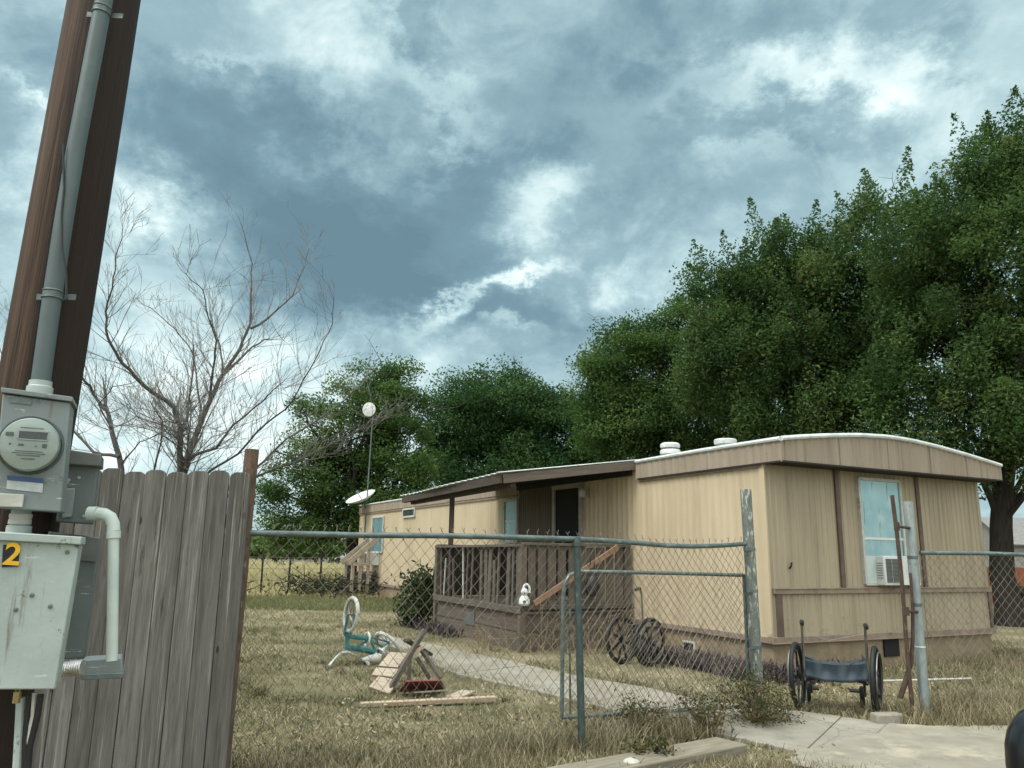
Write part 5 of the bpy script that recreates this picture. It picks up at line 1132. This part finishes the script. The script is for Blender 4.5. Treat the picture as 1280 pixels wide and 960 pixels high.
# twigs and creeper round the folded wheelchair and the porch corner
def tangle(name, c, rx, ry, h, n, label, mat='drybrush', r=.004):
    mb = MB()
    for i in range(n):
        p = V((c.x + random.gauss(0, rx), c.y + random.gauss(0, ry), 0)); d = V((random.gauss(0, .5), random.gauss(0, .5), random.uniform(.5, 1.2))).normalized(); l_ = h * random.uniform(.4, 1.2)
        pts = [p, p + d * l_ * .4, p + d * l_ * .75 + V((random.gauss(0, .05), random.gauss(0, .05), 0)), p + d * l_ + V((random.gauss(0, .12), random.gauss(0, .12), -l_ * random.uniform(0, .35)))]
        mb.tube(pts, [r, r * .8, r * .6, r * .3], 4, caps=False)
    return setp(mb.build(name, MAT[mat], None, V((c.x, c.y, 0)), smooth=False), label, 'dry brush', 'dry brush tangles')
tangle('dry_brush', HW(-.7, 2.5), .42, .18, .75, 90, 'dry twigs tangled through the folded black wheelchair')
tangle('dry_brush', HW(-1.6, 2.75), .4, .12, .8, 60, 'dry bare twigs standing against the porch side skirt')
c = HW(-2.2, 3.9); tangle('dry_brush', c, .12, .9, .45, 70, 'low dry twigs along the porch front skirt')
def blades(name, pts, h, w, mat, label, cat, lean=.45, rnd=None, kind='stuff', tri=True):
    n = len(pts); a = rng.uniform(0, 6.28, n); hh = h if np.ndim(h) else h * rng.uniform(.45, 1.35, n); ww = w * rng.uniform(.6, 1.3, n)
    side = np.stack([np.cos(a), np.sin(a), np.zeros(n)], 1) * ww[:, None] / 2
    ln = rng.normal(size=(n, 2)) * lean; tip = np.stack([ln[:, 0] * hh, ln[:, 1] * hh, hh * rng.uniform(.6, 1, n)], 1); base = np.concatenate([pts[:, :2], np.full((n, 1), -.004)], 1) if pts.shape[1] == 2 else pts
    mid = tip * .55 + np.stack([np.zeros(n), np.zeros(n), hh * .12], 1)
    v = np.stack([base - side, base + side, base + mid + side * .7, base + mid - side * .7, base + tip], 1).reshape(-1, 3)
    o = (np.arange(n) * 5)[:, None]; f = np.concatenate([o + np.array([0, 1, 2]), o + np.array([0, 2, 3]), o + np.array([3, 2, 4])])
    rnd = rng.uniform(0, 1, n) if rnd is None else rnd
    return setp(npmesh(name, v, f, mat, attrs={'rnd': np.repeat(rnd, 5)}), label, cat, kind=kind)
def inpoly(p, poly):
    x, y = p[:, 0], p[:, 1]; r = np.zeros(len(p), bool); j = len(poly) - 1
    for i in range(len(poly)):
        xi, yi = poly[i]; xj, yj = poly[j]; r ^= ((yi > y) != (yj > y)) & (x < (xj - xi) * (y - yi) / (yj - yi + 1e-12) + xi); j = i
    return r
def vnoise(p, s, seed):
    r = np.random.default_rng(seed); out = np.zeros(len(p))
    for k in range(7):
        d = r.normal(size=2) * s * (1 + k * .45); out += np.sin(p @ d + r.uniform(0, 6.28)) / (1 + .3 * k)
    return out / 3
ex, ey, ha = np.array(EX)[:2], np.array(EY)[:2], np.array(HA)[:2]
def clear(p):
    l = p - ha; lx, ly = l @ ex, l @ ey
    home_ = (lx > -.02) & (lx < W) & (ly > -.02) & (ly < L); por = (lx > PX0 - .03) & (lx < 0) & (ly > PY0 - .03) & (ly < PY1)
    return ~(home_ | por | inpoly(p, WALK))
# lawn: more blades near, fewer far
N = 330000; y = 4.8 + (26 - 4.8) * rng.uniform(0, 1, N) ** 1.55; x = rng.uniform(-.62, .78, N) * (y + 1.2); p = np.stack([x, y], 1)
vn = vnoise(p, 1.1, 5) + .5 * vnoise(p, 4.5, 6); keep = clear(p) & (rng.uniform(0, 1, N) < np.clip(.72 + .55 * vn, .03, 1)) & (x < 9.5)
p, vn = p[keep], vn[keep]; dist = p[:, 1]
blades('grass', p, (.034 + .014 * vnoise(p, 2, 8).clip(-1, 2)) * rng.uniform(.5, 1.7, len(p)) * (1 + .03 * dist), .0075, MAT['grass'], 'short patchy dry lawn grass', 'grass', .8, np.clip(.52 - .20 * vnoise(p, .7, 9) + rng.normal(0, .26, len(p)) - .25 * np.clip(vnoise(p, 5.5, 21), 0, 1), 0, 1))
# taller dry grass along the fences
def along(px, n, spread, seed=1):
    q = np.array([(G(*a).x, G(*a).y) for a in px]); sg = np.diff(q, axis=0); ls = np.linalg.norm(sg, axis=1); c_ = np.concatenate([[0], np.cumsum(ls)]); s = rng.uniform(0, c_[-1], n)
    i = np.clip(np.searchsorted(c_, s) - 1, 0, len(sg) - 1); base = q[i] + sg[i] * ((s - c_[i]) / ls[i])[:, None]
    cl = vnoise(base, 6, seed); o = rng.normal(size=(n, 2)) * spread; r = base + o; k = rng.uniform(0, 1, n) < np.clip(.55 + .5 * cl, .08, 1); return r[k]
a1 = along([(560, 955), (640, 940), (728, 935), (830, 922), (930, 908), (985, 925)], 9000, .15, 2); a1 = a1[~inpoly(a1, WALK)]
a2 = along([(1150, 905), (1200, 898), (1290, 880)], 8000, .32, 3); a2 = a2[clear(a2)]
a3 = along([(285, 975), (400, 965), (560, 965), (680, 950)], 11000, .30, 4); a4 = along([(860, 960), (1000, 966), (1080, 975)], 3500, .13, 6)
hs = np.concatenate([rng.uniform(.08, .30, len(a1)), rng.uniform(.06, .28, len(a2)), rng.uniform(.04, .16, len(a3)), rng.uniform(.03, .10, len(a4))])
blades('dry_grass', np.concatenate([a1, a2, a3, a4]), hs, .006, MAT['drygrass'], 'tall dry grass and weeds along the fence line', 'dry grass', .40)
a5 = along([(1190, 850), (1240, 835), (1300, 825)], 5000, .5, 7); a5 = a5[clear(a5)]
blades('dry_grass', a5, rng.uniform(.06, .20, len(a5)), .007, MAT['drygrass'], 'tall dry grass behind the right chain-link fence', 'dry grass', .45)
# grass edge of the walk and litter in the lawn
e_ = along([(500, 814), (572, 843), (638, 857), (740, 882), (860, 908)], 5200, .07, 12); e2 = along([(660, 829), (740, 846), (868, 871), (960, 882), (1110, 902), (1180, 911)], 5200, .07, 13)
blades('grass', np.concatenate([e_, e2]), rng.uniform(.02, .10, len(e_) + len(e2)), .006, MAT['grass'], 'ragged grass edging the concrete walk', 'grass', .7)
tn = 520; ty = 5.4 + 13 * rng.uniform(0, 1, tn) ** 1.4; tx = rng.uniform(-.40, .75, tn) * (ty + .5); tc = np.stack([tx, ty], 1); tc = tc[vnoise(tc, 1.6, 41) > .0]
tp_ = np.repeat(tc, 26, 0) + rng.normal(size=(len(tc) * 26, 2)) * .045; tp_ = tp_[clear(tp_) & (tp_[:, 0] < 8)]
blades('weeds', tp_, rng.uniform(.04, .13, len(tp_)), .009, MAT['leaf_weed'], 'low green weed tufts dotted over the dry lawn', 'weeds', .8)
lq = along([(330, 940), (480, 900), (640, 900), (820, 905)], 1500, .9, 31); lq2 = along([(960, 845), (1080, 870), (1250, 850)], 900, .45, 32); lq = np.concatenate([lq, lq2]); lq = lq[clear(lq)]
v, f = leaf_quads(np.concatenate([lq, rng.uniform(.012, .045, (len(lq), 1))], 1), .05, .028, 1.2)
setp(npmesh('fallen_leaves', v, f, MAT['litter'], attrs={'rnd': np.repeat(rng.uniform(0, 1, len(lq)), 4)}), 'dry fallen leaves scattered over the lawn', 'fallen leaves', kind='stuff')
# purple ground cover along the home wall
bl = []
for (x0, x1, y0, y1, n) in ((-.75, -.12, -.2, 1.35, 1500), (-.55, .7, -.75, -.15, 650), (.6, 1.3, -.5, -.1, 120), (-2.35, -2.06, 5.2, 7.6, 500), (-.7, -.1, 1.3, 2.6, 420)):
    q = np.stack([rng.uniform(x0, x1, n), rng.uniform(y0, y1, n)], 1); bl.append(ha + q[:, :1] * ex + q[:, 1:] * ey)
q = np.concatenate(bl); q = q[~inpoly(q, WALK)]
blades('ground_cover', q, rng.uniform(.08, .27, len(q)), .028, MAT['leaf_purple'], 'purple-leaved ground cover growing along the home skirting', 'ground cover', .5)
# field beyond the yard
N = 60000; y = 24.5 + 40 * rng.uniform(0, 1, N) ** 1.4; x = -y * rng.uniform(.05, .55, N); p = np.stack([x, y], 1); p = p[clear(p)]
blades('field_grass', p, rng.uniform(.25, .75, len(p)) * np.clip((p[:, 1] - 23.5) / 4, .3, 1), .022, MAT['field'], 'tall yellow grass of the field beyond the yard', 'grass', .3)
N = 30000; y = rng.uniform(19.5, 24.5, N); x = -y * rng.uniform(.10, .52, N); p = np.stack([x, y], 1)
blades('grass', p, rng.uniform(.06, .16, N), .012, MAT['greenstrip'], 'greener strip of grass at the far edge of the lawn', 'grass', .5)

# ================================================================== FAR BACKGROUND
# wire fence between yard and field
A_, B_ = G(300, 745), G(470, 745); A_.z = B_.z = 0; t_ = thing('wire_fence', (A_ + B_) / 2, 'thin far wire fence with stake posts between lawn and field', 'fence'); A2 = A_ + (A_ - B_) * .5
for k in range(8):
    p = A2.lerp(B_, k / 7 + random.uniform(-.02, .02)); mb = MB(); mb.tube([p, p + V((random.uniform(-.04, .04), 0, random.uniform(1.25, 1.5)))], .035, 6); mb.build('post', MAT['bark'], t_)
for z in (.5, .85, 1.2): mb = MB(); mb.tube([A2 + V((0, 0, z)), A2.lerp(B_, .5) + V((0, 0, z - .03)), B_ + V((0, 0, z))], .008, 4); mb.build('wire', MAT['wire'], t_)
# parked white vehicle across the field
def far_car(loc, rz_, body, label):
    t = thing('parked_van', loc, label, 'van', None, rz_); mb = MB()
    prof = [(-2.3, .45), (2.25, .45), (2.35, .8), (2.2, 1.05), (1.45, 1.15), (.85, 1.75), (.6, 1.85), (-2.1, 1.85), (-2.3, 1.6)]
    mb.prism([V((x, -.85, z)) for x, z in prof], (0, 1.7, 0)); mb.build('body', body, t, local=True, bevel=.06)
    mb = MB()
    for x0, x1 in ((-1.9, -1.0), (-.9, -.05), (.05, .75)): mb.box(((x0 + x1) / 2, 0, 1.42), (x1 - x0, 1.73, .42))
    mb.build('windows', MAT['darkhole'], t, local=True)
    for x in (-1.4, 1.45):
        for y in (-.8, .8):
            mb = MB(); mb.ring((x, y, .34), (0, 1, 0), .25, .09, 20, 8); mb.lathe((x, y - .06, .34), (0, 1, 0), [(.2, 0), (.2, .12)], 16); mb.build('wheel', MAT['black'], t, local=True)
c = P(434, 716, 82); c.z = 0; far_car(c, R_(35), MAT['white'], 'white van parked far off beyond the field')
def far_house(loc, rz_, w, d, h, rh, label):
    t = thing('far_house', loc, label, 'house', 'houses in the distance', rz_)
    mb = MB(); mb.box((0, 0, h / 2), (w, d, h)); mb.prism([V((-w / 2, -d / 2, h)), V((-w / 2, d / 2, h)), V((-w / 2, 0, h + rh - .1))], (w, 0, 0)); mb.build('wall', MAT['housewall'], t, local=True)
    mb = MB()
    for s in (-1, 1):
        mb.bar((0, s * (d / 2 + .4), h - .15), (0, 0, h + rh), w + .8, .12, (0, s * .3, 1))
    mb.build('roof', MAT['houseroof'], t, local=True)
    for x in (-w * .3, .05 * w, w * .32):
        mb = MB(); mb.box((x, -d / 2 - .01, h * .55), (1.1, .08, 1.1)); wn = mb.build('window', MAT['white'], t, local=True)
        mb = MB(); mb.box((x, -d / 2 - .055, h * .55), (.9, .03, .9)); mb.build('pane', MAT['darkhole'], wn, local=True)
    return t
c = P(428, 700, 95); far_house(V((c.x, c.y, 0)), R_(10), 13, 8, 2.6, 1.9, 'far house with a grey roof beyond the field at left')
c = P(1335, 690, 62); far_house(V((c.x, c.y, 0)), R_(-6), 12, 8, 2.7, 2.0, 'house with a grey roof behind the big tree at right')
c0, c1 = P(1215, 715, 27), P(1420, 715, 30); t_ = thing('board_fence', V(((c0.x + c1.x) / 2, (c0.y + c1.y) / 2, 0)), 'orange brown board fence beyond the big tree at right', 'fence'); d_ = (c1 - c0); d_.z = 0; n_ = int(d_.length / .15); mb = MB()
for i in range(n_):
    p = V((c0.x, c0.y, 0)) + d_ * (i / n_); mb.bar(p, p + V((0, 0, 1.22 + random.uniform(-.01, .01))), .14, .02, V((-d_.y, d_.x, 0)))
mb.build('boards', MAT['orangefence'], t_)
for u in (.0, .25, .5, .75, .99):
    p = V((c0.x, c0.y, 0)) + d_ * u + V((0, .08, 0)); mb = MB(); mb.box(p + V((0, 0, .6)), (.1, .1, 1.2)); mb.build('post', MAT['orangefence'], t_)
c = P(1290, 720, 23.5); shrub('shrub', V((c.x, c.y, 0)), .7, .8, 1500, .12, .06, MAT['leaf_bush'], 'dark low shrub in front of the orange board fence', 'shrub')
c = P(1225, 780, 16.5);
